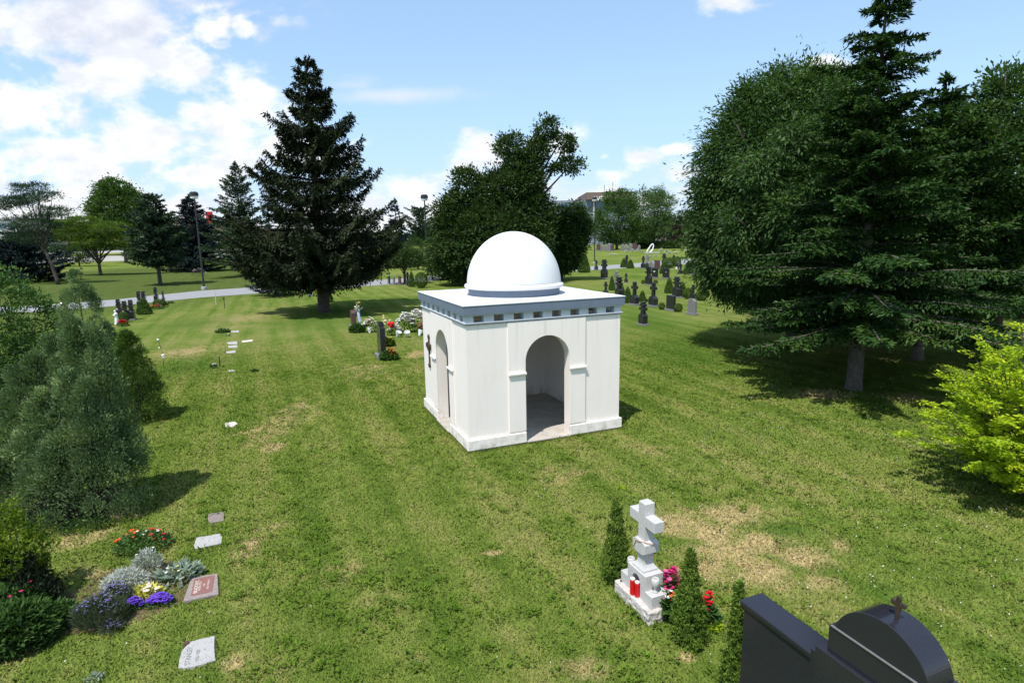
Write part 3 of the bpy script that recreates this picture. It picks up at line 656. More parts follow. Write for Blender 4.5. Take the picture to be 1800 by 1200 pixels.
b0 = G(346, 477); conifer('blue_spruce', 'dense dark blue spruce standing behind the left street lamp', b0, H_(b0, 343), WD(b0, 50), .3, 330, (M['l_blue'], M['bark']), 15, .2, qd=.75, ql=.34, qw=.12, hang=.2, rise=.05, sag=.12, tipup=.15, sticks=False, prof=lambda f: (1 - f) ** .62)
b0 = G(282, 501); conifer('fir_tree', 'bluish pine with a bare lower trunk, left of the left street lamp', b0, H_(b0, 340), WD(b0, 46), 2.3, 220, (M['l_pine'], M['bark']), 16, .24, qd=.7, ql=.32, qw=.12, hang=.3, rise=.3, sag=.2, irr=.25, prof=lambda f: (.75 + .5 * f) if f < .4 else (1 - f) ** .6 * 1.25)
# far left pair
b0 = G(103, 500); h = H_(b0, 322)
broadleaf('pine_tree', 'tall wispy pine with a leaning trunk at the far left', b0, h, [(-2.2, 0, h * .62, 2.6, 2.2, .8), (-3.9, .3, h * .84, 1.7, 1.6, .45), (-.9, 0, h * .88, 1.9, 1.6, .5), (.4, .2, h * .73, 1.8, 1.6, .5), (-3.0, 0, h * .96, 1.0, 1.0, .3), (-1.0, .3, h * 1.0 - .3, .9, .9, .3), (-5.6, 0, h * .80, 1.4, 1.4, .4), (-2.8, .5, h * .48, 2.2, 2., .7)],
          .22, (M['l_pine'], M['bark']), 750, 26, .55, .26, .07, .35, 21, lean=(-1.1, 0), droop=.1, up=.5, lumps=.25, inner=.1, flat=.4)
b0 = G(45, 496); conifer('blue_spruce', 'broad blackish spruce low at the far left, under the leaning pine', b0, H_(b0, 392), WD(b0, 66), .3, 150, (M['l_blue'], M['bark']), 22, .2, qd=.7, ql=.36, qw=.13, hang=.25, rise=.05, sag=.15, sticks=False, prof=lambda f: (1 - f) ** .6)
b0 = G(177, 484); h = H_(b0, 382)
broadleaf('locust_tree', 'spreading yellow green tree with a forked trunk, on the left lawn', b0, h, [(-2.8, 0, h * .72, 3.2, 2.6, 1.0), (1.6, 0, h * .78, 3.0, 2.6, 1.1), (4.0, .3, h * .60, 2.6, 2.2, .9), (-4.6, .2, h * .86, 2.2, 2., 1.0), (.2, -.6, h * .6, 3.0, 2.2, .8), (-1.6, 0, h * .93, 2.0, 2, .7)],
          .26, (M['l_locust'], M['bark']), 1300, 30, .6, .26, .09, .22, 23, droop=.2, up=.35, lumps=.14, flat=.35)
b0 = G(222, 462); h = H_(b0, 306)
broadleaf('maple_tree', 'large round green maple behind the spreading tree on the left', b0, h, [(0, 0, h * .62, 6.2, 5, 5.0), (-3.2, 0, h * .60, 4.2, 4, 3.4), (3.8, 0, h * .52, 4.2, 4, 3.8), (-.6, 0, h * .82, 3.8, 3.6, 2.4), (5.2, 0, h * .66, 2.4, 2.4, 1.8)],
          .4, (M['l_maple'], M['bark']), 1500, 26, 1.0, .50, .26, .25, 24, droop=.25, lumps=.1)
b0 = G(226, 455); h = H_(b0, 425)
broadleaf('shrub_tree', 'dark rounded shrub far off below the large maple', G(236, 459), 3.2, [(0, 0, 1.9, 2.2, 2, 1.6), (2.2, 0, 1.5, 1.6, 1.5, 1.2)], .12, (M['l_dark'], M['bark']), 220, 22, .5, .4, .2, .2, 25)
# conifers between the tall spruce and the lamp behind the chapel
b0 = G(700, 470); conifer('spruce_tree', 'blue green conifer with a pointed top just right of the tall spruce', b0, H_(b0, 350), WD(b0, 34), .8, 100, (M['l_blue'], M['bark']), 31, .2, qd=.5, ql=.45, qw=.16, hang=.3, sticks=False)
b0 = G(742, 452); conifer('pine_tree', 'brownish grey pine behind the middle street lamp', b0, H_(b0, 368), WD(b0, 36), 2.6, 90, (M['l_pine'], M['bark']), 32, .25, qd=.45, ql=.5, qw=.18, hang=.1, rise=.5, sag=.1, sticks=False, prof=lambda f: .9 if f < .5 else (1 - f) ** .5 * 1.2)
b0 = G(712, 499); h = H_(b0, 432)
broadleaf('yew_tree', 'low flat topped dark tree with a short trunk, behind the chapel lawn', b0, h, [(0, 0, h * .72, 1.9, 1.6, .75), (1.0, 0, h * .62, 1.2, 1.2, .6), (-1.1, 0, h * .62, 1.1, 1.1, .6), (.3, 0, h * .9, .9, .9, .5)], .16, (M['l_dark'], M['bark']), 420, 22, .35, .2, .09, .3, 33)
b0 = G(778, 492); broadleaf('shrub_tree', 'low green tree right of the middle street lamp', b0, 5.0, [(0, 0, 2.0, 1.9, 1.7, 1.7), (1.4, 0, 1.5, 1.5, 1.3, 1.3), (.2, 0, 3.4, 1.3, 1.2, 1.4)], .12, (M['l_dark'], M['bark']), 500, 24, .4, .26, .12, .2, 34)
rb_ = np.random.default_rng(640)
for i, (px, py, yt, w_, mt_, lab) in enumerate(((10, 474, 405, 60, 'l_dark', 'dark leafy tree in the far belt at the left edge'), (75, 470, 408, 60, 'l_pine', 'grey green tree in the far belt behind the blackish spruce'), (140, 468, 425, 50, 'l_dark', 'low dark tree in the far belt left of the forked tree'),
        (300, 474, 400, 50, 'l_maple', 'green tree in the far belt right of the bare trunked pine'), (330, 476, 430, 50, 'l_dark', 'low dark tree in the far belt left of the dense blue spruce'), (408, 476, 404, 34, 'l_maple', 'leafy green tree in the far belt right of the dense blue spruce'), (455, 474, 400, 50, 'l_dark', 'dark leafy tree in the far belt behind the upswept conifer'),
        (735, 474, 420, 44, 'l_dark', 'dark leafy tree behind the middle lamp post'), (1145, 432, 385, 60, 'l_maple', 'leafy tree in the distance behind the pale feathery tree'), (1245, 440, 385, 60, 'l_dark', 'dark tree in the distance behind the ash'))):
    b0 = G(px, py); h = H_(b0, yt); r_ = WD(b0, w_) / 2
    broadleaf('leafy_tree', lab, b0, h, [(0, 0, h * .6, r_, r_ * .8, h * .38), (-r_ * .6, 0, h * .45, r_ * .6, r_ * .6, h * .3), (r_ * .6, .3, h * .5, r_ * .6, r_ * .6, h * .32)], .18, (M[mt_], M['bark']), 330, 22, r_ * .22, r_ * .085, r_ * .045, .2, 641 + i, lumps=.14)
# great dark tree behind the dome
b0 = G(893, 500); h = H_(b0, 207); k = WD(b0, 1)
def pb(px, py, rx, ry, dy=0, ref=None):
    """a foliage ellipsoid seen at photo pixel px, py, at the distance of the tree"""
    P0 = ref or b0; d = DIR(px, py); Y = P0[1] + dy; q = d * (Y / d[1]); kk = float(np.dot(q, FW)) / F_PX
    return (q[0] - P0[0], dy, q[2] + CAM_H, rx * kk, (rx * kk + ry * kk) * .45, ry * kk)
broadleaf('poplar_tree', 'great dark leafy tree with a ragged top behind the dome', b0, h,
          [pb(880, 420, 82, 62), pb(808, 440, 46, 50), pb(908, 338, 38, 50), pb(822, 325, 24, 26), pb(902, 262, 26, 22), pb(930, 305, 22, 32), pb(962, 226, 17, 16), pb(996, 252, 11, 13), pb(1003, 290, 20, 11), pb(948, 262, 14, 20), pb(868, 350, 32, 40), pb(785, 385, 20, 32), pb(935, 378, 32, 40), pb(962, 250, 5, 14), pb(975, 297, 10, 5), pb(800, 355, 14, 18), pb(838, 385, 30, 30)],
          .5, (M['l_dark'], M['bark']), 4200, 26, .50, .30, .15, .25, 35, droop=.3, lumps=.12)
b0 = G(985, 492); h = H_(b0, 335)
broadleaf('poplar_tree', 'dark rounded tree right of the dome, reaching low to the lawn', b0, h, [pb(998, 415, 30, 38), pb(975, 430, 40, 38), pb(1018, 395, 18, 24), pb(985, 378, 16, 14), pb(1000, 450, 18, 20), pb(972, 468, 22, 18), pb(1013, 360, 5, 10)],
          .3, (M['l_dark'], M['bark']), 2100, 24, .45, .28, .14, .25, 36, droop=.35, lumps=.13)
# trees far right of the dome
b0 = G(1084, 439); h = H_(b0, 332)
broadleaf('maple_tree', 'round mid green maple among the far graves', b0, h, [pb(1085, 385, 34, 32), pb(1062, 400, 20, 24), pb(1108, 402, 20, 22), pb(1090, 355, 26, 20), pb(1086, 418, 34, 10)], .5, (M['l_maple'], M['bark']), 1100, 26, 1.0, .50, .28, .2, 41, lumps=.1)
b0 = G(1150, 437); h = H_(b0, 330)
broadleaf('silver_maple', 'pale green feathery tree beside the round maple', b0, h, [pb(1142, 375, 30, 30), pb(1128, 355, 16, 20), pb(1162, 365, 16, 24), pb(1155, 400, 24, 20), pb(1150, 347, 14, 12), pb(1182, 352, 6, 7), pb(1130, 410, 18, 14), pb(1160, 340, 10, 9)], .4, (M['l_pale'], M['bark']), 1000, 26, 1.1, .6, .22, .2, 42, lumps=.16, up=.7)
b0 = G(1178, 434); h = H_(b0, 380)
broadleaf('plum_tree', 'purple leaved tree in the far cemetery', b0, h, [pb(1168, 408, 14, 14), pb(1186, 412, 18, 14), pb(1200, 425, 12, 12), pb(1168, 384, 9, 8)], .3, (M['l_purple'], M['bark']), 420, 24, .9, .6, .3, .25, 43)
b0 = G(1222, 425); h = H_(b0, 368)
broadleaf('maple_tree', 'dark green tree far behind the purple tree', b0, h, [pb(1205, 385, 26, 13), pb(1225, 400, 40, 22), pb(1185, 395, 14, 12)], .5, (M['l_dark'], M['bark']), 600, 22, 1.7, 1.0, .5, .25, 44)
# right group
b0 = G(1392, 612); h = H_(b0, 122)
broadleaf('ash_tree', 'huge round ash tree with drooping leaf sprays, leftmost of the right group', b0, h,
          [pb(1390, 330, 130, 170), pb(1300, 300, 66, 90), pb(1290, 420, 70, 90), pb(1345, 210, 62, 55), pb(1440, 190, 70, 55), pb(1380, 165, 40, 34), pb(1470, 250, 70, 80), pb(1350, 470, 90, 60), pb(1262, 360, 36, 60), pb(1440, 440, 90, 90), pb(1450, 150, 25, 22), pb(1320, 180, 22, 20), pb(1295, 490, 40, 36), pb(1265, 440, 36, 36)] + [pb(x_, y_, r_, r_ * 1.1, d_) for x_, y_, r_, d_ in ((1232, 420, 13, 0), (1240, 340, 14, 0), (1258, 268, 15, 0), (1290, 208, 15, 0), (1326, 158, 14, 0), (1378, 132, 15, 0), (1425, 126, 14, 0), (1468, 142, 13, 0), (1250, 480, 14, 0), (1330, 300, 30, -3.6), (1400, 250, 30, -3.6), (1300, 400, 30, -3.4), (1380, 380, 34, -4.2), (1340, 470, 30, -3.4), (1430, 330, 30, -4.0))],
          .30, (M['l_ash'], M['bark']), 6400, 38, .40, .18, .06, .28, 51, droop=.55, up=.3, lumps=.11, inner=.25, flat=.8, zmin=1.1)
b0 = G(1500, 684); h = H_(b0, -55)
conifer('fir_tree', 'tall dark fir whose tip leaves the picture, nearest tree of the right group', b0, h, 3.8, 1.7, 330, (M['l_fir'], M['bark_pale']), 52, .24,
        rise=.24, sag=.25, tipup=.12, twig=.28, qd=2.6, ql=.15, qw=.05, hang=.3, irr=.3, rvar=.16, prof=lambda f: 1 - 1.4 * f if f < .2 else (1 - f) ** 1.35 * .84 + .09)
b0 = G(1612, 632); h = H_(b0, 132)
conifer('spruce_tree', 'slender topped spruce behind the tall fir, right of it', b0, h, 4.2, 2.2, 190, (M['l_fir'], M['bark_pale']), 53, .2, rise=.35, sag=.25, twig=.3, qd=1.1, ql=.22, qw=.085, hang=.2, irr=.2)
b0 = G(1742, 636); h = H_(b0, 120)
broadleaf('oak_tree', 'broad green tree at the right edge with a dark leaning trunk', b0, h,
          [pb(1760, 330, 100, 110), pb(1680, 400, 70, 80), pb(1790, 200, 70, 70), pb(1700, 270, 60, 70), pb(1740, 480, 80, 60), pb(1640, 330, 50, 60), pb(1840, 420, 80, 120), pb(1650, 470, 60, 40), pb(1770, 150, 30, 30), pb(1830, 300, 70, 80), pb(1600, 400, 50, 60), pb(1690, 530, 50, 30)],
          .22, (M['l_ash'], M['bark']), 4800, 28, .38, .15, .07, .3, 54, droop=.3, lumps=.14, inner=.2, zmin=1.3)
b0 = G(1800, 560); h = H_(b0, 95)
conifer('spruce_tree', 'distant spruce whose top shows at the upper right corner', b0, h, 3.8, 2.0, 120, (M['l_fir'], M['bark']), 55, .25, rise=.35, twig=.34, qd=.6, ql=.34, qw=.12, hang=.25, sticks=False)
b0 = G(1430, 560)
broadleaf('birch_tree', 'shaded tree deep behind the tall fir', b0, 9, [(0, 0, 5.0, 3.6, 3, 3.2), (3.5, 0, 4.5, 3.2, 3, 3.0), (7, 1, 4.6, 3.2, 3, 3.0)], .2, (M['l_ash'], M['bark_pale']), 900, 24, .8, .34, .16, .2, 56, zmin=1.6)

# distant wood along the horizon
rng = np.random.default_rng(77); bl = []
for i in range(210):
    x = -620 + 1250 * i / 209 + rng.normal(0, 5); yy = 430 + rng.random() * 90; hh = 6 + 5 * rng.random(); rr = 8 + 6 * rng.random(); bl.append((x, yy, hh * .55, rr, rr, hh * .6))
tagit(link('treeline', crown_mesh('treeline', bl, 9000, 10, 2.6, 2.6, 1.3, seed=78, inner=.05, zmin=.2), M['l_dark']), 'low line of distant woods along the horizon', 'woods', kind='stuff')

# ------------------------------------------------------------------ near shrubs
def lumpy_shrub(name, label, cat, base, cones, n_lump, per, ll, lw, mat, seed, lump=(.16, .34), low=.0, keep=None):
    """irregular evergreen: billows of fine upswept sprays over a family of cones, hollow below"""
    rng = np.random.default_rng(seed); root = thing(name, label, cat, (base[0], base[1], 0)); cn = np.array(cones, float)
    i = rng.choice(len(cn), n_lump, p=(cn[:, 3] * cn[:, 4]) / (cn[:, 3] * cn[:, 4]).sum()); f = rng.random(n_lump) ** 1.1; az = rng.random(n_lump) * 6.283
    R = cn[i, 4] * np.clip(1 - f, .03, 1) ** .7 * np.clip(.7 + f * 2, 0, 1); c = np.stack([cn[i, 0] + R * np.cos(az), cn[i, 1] + R * np.sin(az), cn[i, 2] + cn[i, 3] * f], 1)
    # keep the billows that lie outside the other cones
    dep = np.zeros(n_lump)
    for k in range(len(cn)):
        fz = np.clip((c[:, 2] - cn[k, 2]) / cn[k, 3], 0, 1); rk = cn[k, 4] * (1 - fz) ** .7; q = rk - np.hypot(c[:, 0] - cn[k, 0], c[:, 1] - cn[k, 1]); dep = np.maximum(dep, np.where(i == k, -9, q))
    ok = (dep < .12) | (rng.random(n_lump) < .12)
    if keep is not None: ok &= keep(c, rng)
    c, f, az = c[ok], f[ok], az[ok]; m_ = len(c); lr = rng.uniform(*lump, m_) * (1.1 - .55 * f); tint = rng.random(m_)
    d = rand_dirs(rng, m_ * per).reshape(m_, per, 3); d[:, :, 2] = np.where(rng.random((m_, per)) < .6, np.abs(d[:, :, 2]), d[:, :, 2]); rad = rng.uniform(.6, 1.08, (m_, per, 1))
    o = np.stack([np.cos(az), np.sin(az), 0 * az], 1)[:, None, :]
    P = c[:, None, :] + d * rad * lr[:, None, None] * np.array([1, 1, 1.35]); tips = rng.random((m_, per, 1)) < .12; P = P + tips * (np.array([0, 0, 1.]) + o * .5) * lr[:, None, None] * rng.uniform(.1, .6, (m_, per, 1))
    D = d * .7 + o * .25 + rng.normal(0, .35, (m_, per, 3)); D[:, :, 2] += .75; N = d + rng.normal(0, .5, (m_, per, 3)); N[:, :, 2] += .2
    P, D, N = P.reshape(-1, 3), D.reshape(-1, 3), N.reshape(-1, 3); k = len(P); s = .6 + .8 * rng.random(k); ok = P[:, 2] > .02
    link('foliage', np_mesh('foliage', leafquads(P, D, N, ll * s, lw * s)[ok], 4, np.clip(np.repeat(tint, per) * .45 + rng.random(k) * .55, 0, 1)[ok]), mat, root)
    bm = MB()
    for (x, y, z0, h, r) in cones:
        bm.tube([(x * .25, y * .25, -.05), (x * .7, y * .7, h * .18), (x, y, h * .4), (x, y, h * .9)], [.02 + .07 * r, .018 + .05 * r, .04 * r, .006], 7)
        for q in range(5):
            a_ = rng.random() * 6.283; z_ = h * rng.uniform(.12, .5); bm.tube([(x * .8, y * .8, z_), (x + r * .5 * math.cos(a_), y + r * .5 * math.sin(a_), z_ + .12), (x + r * .9 * math.cos(a_), y + r * .9 * math.sin(a_), z_ + .3)], [.016, .010, .004], 5)
    bm.build('stem', M['bark'], root); return root
def plume_shrub(name, label, cat, base, cones, n, ll, lw, mat, seed, group=None, out=.55, stems=3):
    """cones: (x, y, z0, h, r) of upward plumes; foliage grows up and out from their surface"""
    rng = np.random.default_rng(seed); root = thing(name, label, cat, (base[0], base[1], 0), 0, group)
    cn = np.array(cones, float); ar = cn[:, 3] * cn[:, 4]; Ps, Ds, Ns, Ts = [], [], [], []
    for i, (x, y, z0, h, r) in enumerate(cones):
        k = int(n * ar[i] / ar.sum()); per = 40 if r > .4 else 24; m_ = k // per
        f = rng.random(m_) ** 1.25; az = rng.random(m_) * 6.283
        R = r * np.clip((1 - f) ** .75, .02, 1) * np.clip(.55 + f * 3, 0, 1) * (1 + rng.normal(0, .13, m_)) * np.where(rng.random(m_) < .2, rng.uniform(.4, .9, m_), 1)
        c = np.stack([x + R * np.cos(az), y + R * np.sin(az), z0 + h * f], 1)
        o = np.stack([np.cos(az), np.sin(az), np.zeros(m_)], 1); cs = (.07 + .13 * rng.random(m_)) * r
        u = rng.random((m_, per)); dirp = unit(o * out + np.array([0, 0, 1.]) + rng.normal(0, .3, (m_, 3)))
        P = c[:, None, :] + dirp[:, None, :] * (u * cs[:, None] * 2.6)[:, :, None] + rng.normal(size=(m_, per, 3)) * (cs[:, None] * (1.15 - u))[:, :, None] * .7
        D = np.repeat(dirp[:, None, :], per, 1) + rng.normal(0, .6, (m_, per, 3)); N = np.repeat(o[:, None, :], per, 1) + rng.normal(0, .6, (m_, per, 3)); N[:, :, 2] += .25
        Ps.append(P.reshape(-1, 3)); Ds.append(D.reshape(-1, 3)); Ns.append(N.reshape(-1, 3)); Ts.append(np.repeat(rng.random(m_) * .5, per) + rng.random(m_ * per) * .5)
    P = np.concatenate(Ps); k = len(P); s = .6 + .8 * rng.random(k); ok = P[:, 2] > .02
    V = leafquads(P, np.concatenate(Ds), np.concatenate(Ns), ll * s, lw * s)[ok]
    link('foliage', np_mesh('foliage', V, 4, np.concatenate(Ts)[ok]), mat, root)
    bm = MB()
    for (x, y, z0, h, r) in cones:
        bm.tube([(x * .15, y * .15, -.05), (x * .6, y * .6, (z0 + .15 * h) * .6), (x, y, z0 + h * .3), (x, y, z0 + h * .9)], [.02 + .05 * r, .018 + .04 * r, .03 * r, .006], 7)
    bm.build('stem', M['bark'], root); return root
# big juniper: several plumes
jb = G(150, 905); jd = Vector((jb.x, jb.y, 0))
def rel(px, py, Y, base):   # ground offset of a plume seen at column px, at depth Y
    d = DIR(px, py); q = d * (Y / d[1]); return (q[0] - base[0], Y - base[1], q[2] + CAM_H)
def plume(px, ytop, dy, r, zbase=.0):
    x, y, z = rel(px, ytop, jb.y + dy, jb); return (x, y, zbase, z - zbase, r)
lumpy_shrub('juniper', 'large feathery grey green juniper with many plumes at the left', 'shrub', jd,
            [plume(x_ - 13 - .06 * (x_ - 60), y_ + 4, d_, r_ * .92) for x_, y_, d_, r_ in ((148, 566, .35, .46), (184, 580, .25, .44), (108, 602, .35, .46), (72, 628, .25, .44), (42, 655, .15, .42), (206, 630, .2, .40), (12, 700, .0, .42), (222, 705, .1, .34), (130, 655, -.25, .42), (172, 672, -.25, .40), (84, 690, -.25, .42), (203, 745, -.1, .34), (40, 750, -.35, .40), (106, 770, -.5, .36), (165, 800, -.42, .34), (-5, 800, -.4, .4), (212, 800, -.05, .30), (70, 820, -.55, .30))],
            700, 360, .058, .018, M['l_juniper'], 61, keep=lambda c, rng: (c[:, 2] > .75) | (rng.random(len(c)) < .30) | (np.abs(c[:, 0]) > 1.0))
b0 = G(165, 700); 
lumpy_shrub('juniper', 'pointed pale green juniper rising behind the large feathery one', 'shrub', b0, [(0, 0, 0, HT(b0, 478), 1.05), (.5, .3, 0, 2.3, .8), (-.55, .1, 0, 2.2, .8)], 260, 170, .075, .02, M['l_juniper'], 62, (.16, .30))
b0 = G(243, 738); hh = HT(b0, 592)
lumpy_shrub('juniper', 'rounded dark juniper behind, right of the large feathery one', 'shrub', b0, [(0, 0, 0, hh * 1.02, .78), (.22, -.15, 0, hh * .8, .62), (-.3, .1, 0, hh * .9, .6)], 240, 190, .06, .018, M['l_clip'], 63, (.14, .26))
# leafy shrub at the far left
b0 = G(40, 690); h = HT(b0, 482)
broadleaf('leafy_shrub', 'bushy broad leaved green shrub left of the pointed juniper', b0, 3.2, [(-.1, 0, h * .55, 1.2, 1.1, h * .42), (-.9, .1, h * .42, 1.0, 1, h * .35), (.75, .1, h * .45, .85, .8, h * .33), (-.1, 0, h * .82, .5, .5, h * .16), (1.2, 0, h * .35, .6, .6, .6), (.2, -.6, h * .3, .9, .7, .8)],
          .06, (M['l_shrub'], M['bark']), 750, 30, .20, .12, .05, .15, 64, droop=.25, lumps=.12)['category'] = 'shrub'
b0 = G(-30, 800)
broadleaf('leafy_shrub', 'brownish leafy shrub cut by the left edge behind the juniper', b0, 2.2, [(0, 0, .9, .8, .7, .9)], .05, (M['l_pine'], M['bark']), 150, 26, .2, .1, .04, .15, 65)['category'] = 'shrub'

# golden shrub at the right: arching sprays of leaflets
def spray_shrub(name, label, base, nst, hgt, rad, n_leaf, ll, lw, mat, seed, low=.25, tier=.2, side=None, bend=.45):
    rng = np.random.default_rng(seed); root = thing(name, label, 'shrub', (base[0], base[1], 0)); bm = MB()
    Ps, Ds, Ns, Ts = [], [], [], []
    for i in range(nst):
        az = rng.random() * 6.283; el = rng.random() ** .7; L = hgt * (.7 + .45 * rng.random())
        R = rad * (1.05 - .7 * el) * (.7 + .5 * rng.random()); zt = hgt * (.35 + .75 * el) * (.85 + .3 * rng.random())
        if side is not None: R *= 1 + .3 * math.cos(az - side)
        n_ = 9; s = np.linspace(0, 1, n_)
        pts = np.stack([R * s ** 1.1 * math.cos(az), R * s ** 1.1 * math.sin(az), zt * (s * (1.35) - .35 * bend * s ** 2.6)], 1) + rng.normal(0, .02, (n_, 3))
        bm.tube(pts, [.016 * (1 - .85 * q) + .002 for q in s], 5)
        for j in range(7):   # side twigs
            u = low + (1 - low) * (j + rng.random()) / 7; ix = min(int(u * (n_ - 1)), n_ - 2); fr = u * (n_ - 1) - ix; p = pts[ix] * (1 - fr) + pts[ix + 1] * fr
            tan = unit(pts[ix + 1] - pts[ix]); a2 = az + rng.choice([-1, 1]) * (.5 + .7 * rng.random()); td = unit(np.array([math.cos(a2), math.sin(a2), .15 + .35 * rng.random()]) + tan * .4)
            tl = (.22 + .28 * rng.random()) * (1.2 - .5 * u) * hgt / 1.6
            k = n_leaf; v = rng.random(k); P = p + td * (v * tl)[:, None] + rng.normal(0, .028, (k, 3)); P[:, 2] -= .12 * v ** 2 * tl
            sd = np.where(rng.random(k) < .5, 1., -1.)[:, None] * unit(np.cross(td, [0, 0, 1])); D = sd + td * .5 + rng.normal(0, .3, (k, 3)); D[:, 2] -= .15
            N = rng.normal(0, tier * 2.2, (k, 3)); N[:, 2] += 1
            Ps.append(P); Ds.append(D); Ns.append(N); Ts.append(np.clip(rng.random(k) * .5 + .5 * rng.random(), 0, 1))
    P = np.concatenate(Ps); k = len(P); s = .6 + .7 * rng.random(k)
    V = leafquads(P, np.concatenate(Ds), np.concatenate(Ns), ll * s, lw * s); ok = P[:, 2] > .02
    link('foliage', np_mesh('foliage', V[ok], 4, np.concatenate(Ts)[ok]), mat, root); bm.build('stem', M['bark'], root); return root
b0 = G(1800, 870)
spray_shrub('golden_shrub', 'bright yellow green shrub with feathery sprays at the right edge', b0, 190, 2.15, 2.0, 60, .075, .040, M['l_gold'], 71, low=.12)

# ------------------------------------------------------------------ white cross monument in the foreground
def local_mon(name, label, cat, loc): return thing(name, label, cat, loc, YAW)   # local -y runs along the face, +x is its depth
P0 = (1.40, 7.68, 0)
mon = local_mon('cross_monument', 'pale granite cross on a stepped pedestal with an arched niche and red candles', 'grave monument', P0)
bs = MB(); bs.box(0, .46, -.83, 0, -.03, .185)
ob = bs.build('base', M['granite_rough'], mon, .015)
md = ob.modifiers.new('cuts', 'SUBSURF'); md.subdivision_type = 'SIMPLE'; md.levels = 4; md.render_levels = 4
tx = bpy.data.textures.new('rock', 'CLOUDS'); tx.noise_scale = .06; dm = ob.modifiers.new('rock', 'DISPLACE'); dm.texture = tx; dm.strength = .035; dm.mid_level = .5
# pedestal block with a real niche: outline with an arch, extruded half way, closed by a back block
def s_(s, d, z): return (d, -s, z)
c0_ = .415
bm = MB()
ar, zsp = .092, .40
pts = [(c0_ - .205, .186), (c0_ - ar, .186), (c0_ - ar, zsp)] + [(c0_ - ar * math.cos(math.pi * i / 16), zsp + ar * math.sin(math.pi * i / 16)) for i in range(1, 16)] + [(c0_ + ar, zsp), (c0_ + ar, .186), (c0_ + .205, .186), (c0_ + .205, .56), (c0_ - .205, .56)]
bm.prism(pts, lambda p, k: s_(p[0], .085 + .13 * k, p[1])); bm.box(.2155, .375, -(c0_ + .205), -(c0_ - .205), .186, .56); bm.build('pedestal', M['granite_w'], mon, .004)
for s0, s1 in ((.05, c0_ - .207), (c0_ + .207, .78)):
    MB().box(.08, .38, -s1, -s0, .186, .355).build('side_block', M['granite_w'], mon, .005)
prof = [(.125, .561), (.125, .585), (.10, .615), (.083, .645), (.075, .69)]
bm = MB()
rings = [[bm.b.verts.new((.23 + sx * r * .95, -c0_ + sy * r, z)) for sx, sy in ((-1, -1), (1, -1), (1, 1), (-1, 1))] for r, z in prof]
for q0, q1 in zip(rings, rings[1:]):
    for k in range(4): bm.b.faces.new((q0[k], q0[(k + 1) % 4], q1[(k + 1) % 4], q1[k]))
bm.b.faces.new(rings[0][::-1]); bm.b.faces.new(rings[-1]); bm.build('shaft_foot', M['granite_w'], mon)
cross = [(-.075, .691), (.075, .691), (.075, 1.20), (.285, 1.20), (.285, 1.345), (.075, 1.345), (.075, 1.515), (-.075, 1.515), (-.075, 1.345), (-.285, 1.345), (-.285, 1.20), (-.075, 1.20)]
bm = MB(); bm.prism(cross, lambda p, k: s_(c0_ + p[0], .155 + .15 * k, p[1])); bm.build('cross', M['granite_w'], mon, .004)
col_ = [(-.085, .80), (.085, .80), (.145, .84), (.145, .96), (.085, .99), (-.085, .99), (-.145, .96), (-.145, .84)]
bm = MB(); bm.prism(col_, lambda p, k: s_(c0_ + p[0], .115 + .23 * k, p[1])); bm.build('collar', M['granite_w'], mon, .004)
def wpt(base, s, d, z): return Vector(base) + A * d - B * s + Vector((0, 0, z))
bd = MB(); pp = []
for i in range(25):
    f = i / 24 * 6.283; pp.append((.23 + .125 * math.cos(f), -c0_ + .155 * math.sin(f), .975 + .02 * math.sin(f * 2)))
bd.tube(pp, .006, 6); bd.tube([(.108, -c0_ + .05, .97), (.106, -c0_ + .085, .90), (.108, -c0_ + .12, .83), (.112, -c0_ + .125, .79)], .006, 6)
bd = bd.build('prayer_rope', M['rope']); bd.location = P0; bd.rotation_euler = (0, 0, YAW); tagit(bd, 'thin tan cord draped round the collar of the pale granite cross', 'cord')
vp = [(.001, 0), (.032, 0), (.030, .012), (.016, .03), (.018, .05), (.044, .085), (.050, .125), (.046, .16), (.036, .175), (.030, .172), (.036, .13), (.02, .09), (.001, .085)]
used = set()
vs = thing('stone_vase', '', 'vase', rz=0); vb = MB(); vb.lathe(vp, 24, cap=False); vb.build('vase_bowl', M['granite_w'], vs, smooth=True)
place(vs, used, wpt(P0, .69, .20, .356), 'white stone vase on the near side block of the pale granite cross', group='vases of the pale cross', scale=1.15)
place(vs, used, wpt(P0, .12, .20, .356), 'white stone vase on the far side block of the pale granite cross, partly hidden', group='vases of the pale cross', scale=1.15)
gc = thing('grave_candle', '', 'candle'); MB().lathe([(.034, 0), (.036, .01), (.036, .17), (.030, .185)], 24).build('glass', M['candle'], gc, smooth=False)
bm = MB(); bm.lathe([(.033, .186), (.033, .198), (.02, .204)], 20); bm.build('lid', M['white'], gc)
place(gc, used, wpt(P0, .385, .05, .186), 'tall red grave candle with a white lid, left one in front of the niche', group='red candles at the pale cross', scale=(1, 1, 1.2))
place(gc, used, wpt(P0, .46, .075, .186), 'red grave candle in the niche, right behind the taller one', group='red candles at the pale cross', scale=(1, 1, 1.12))

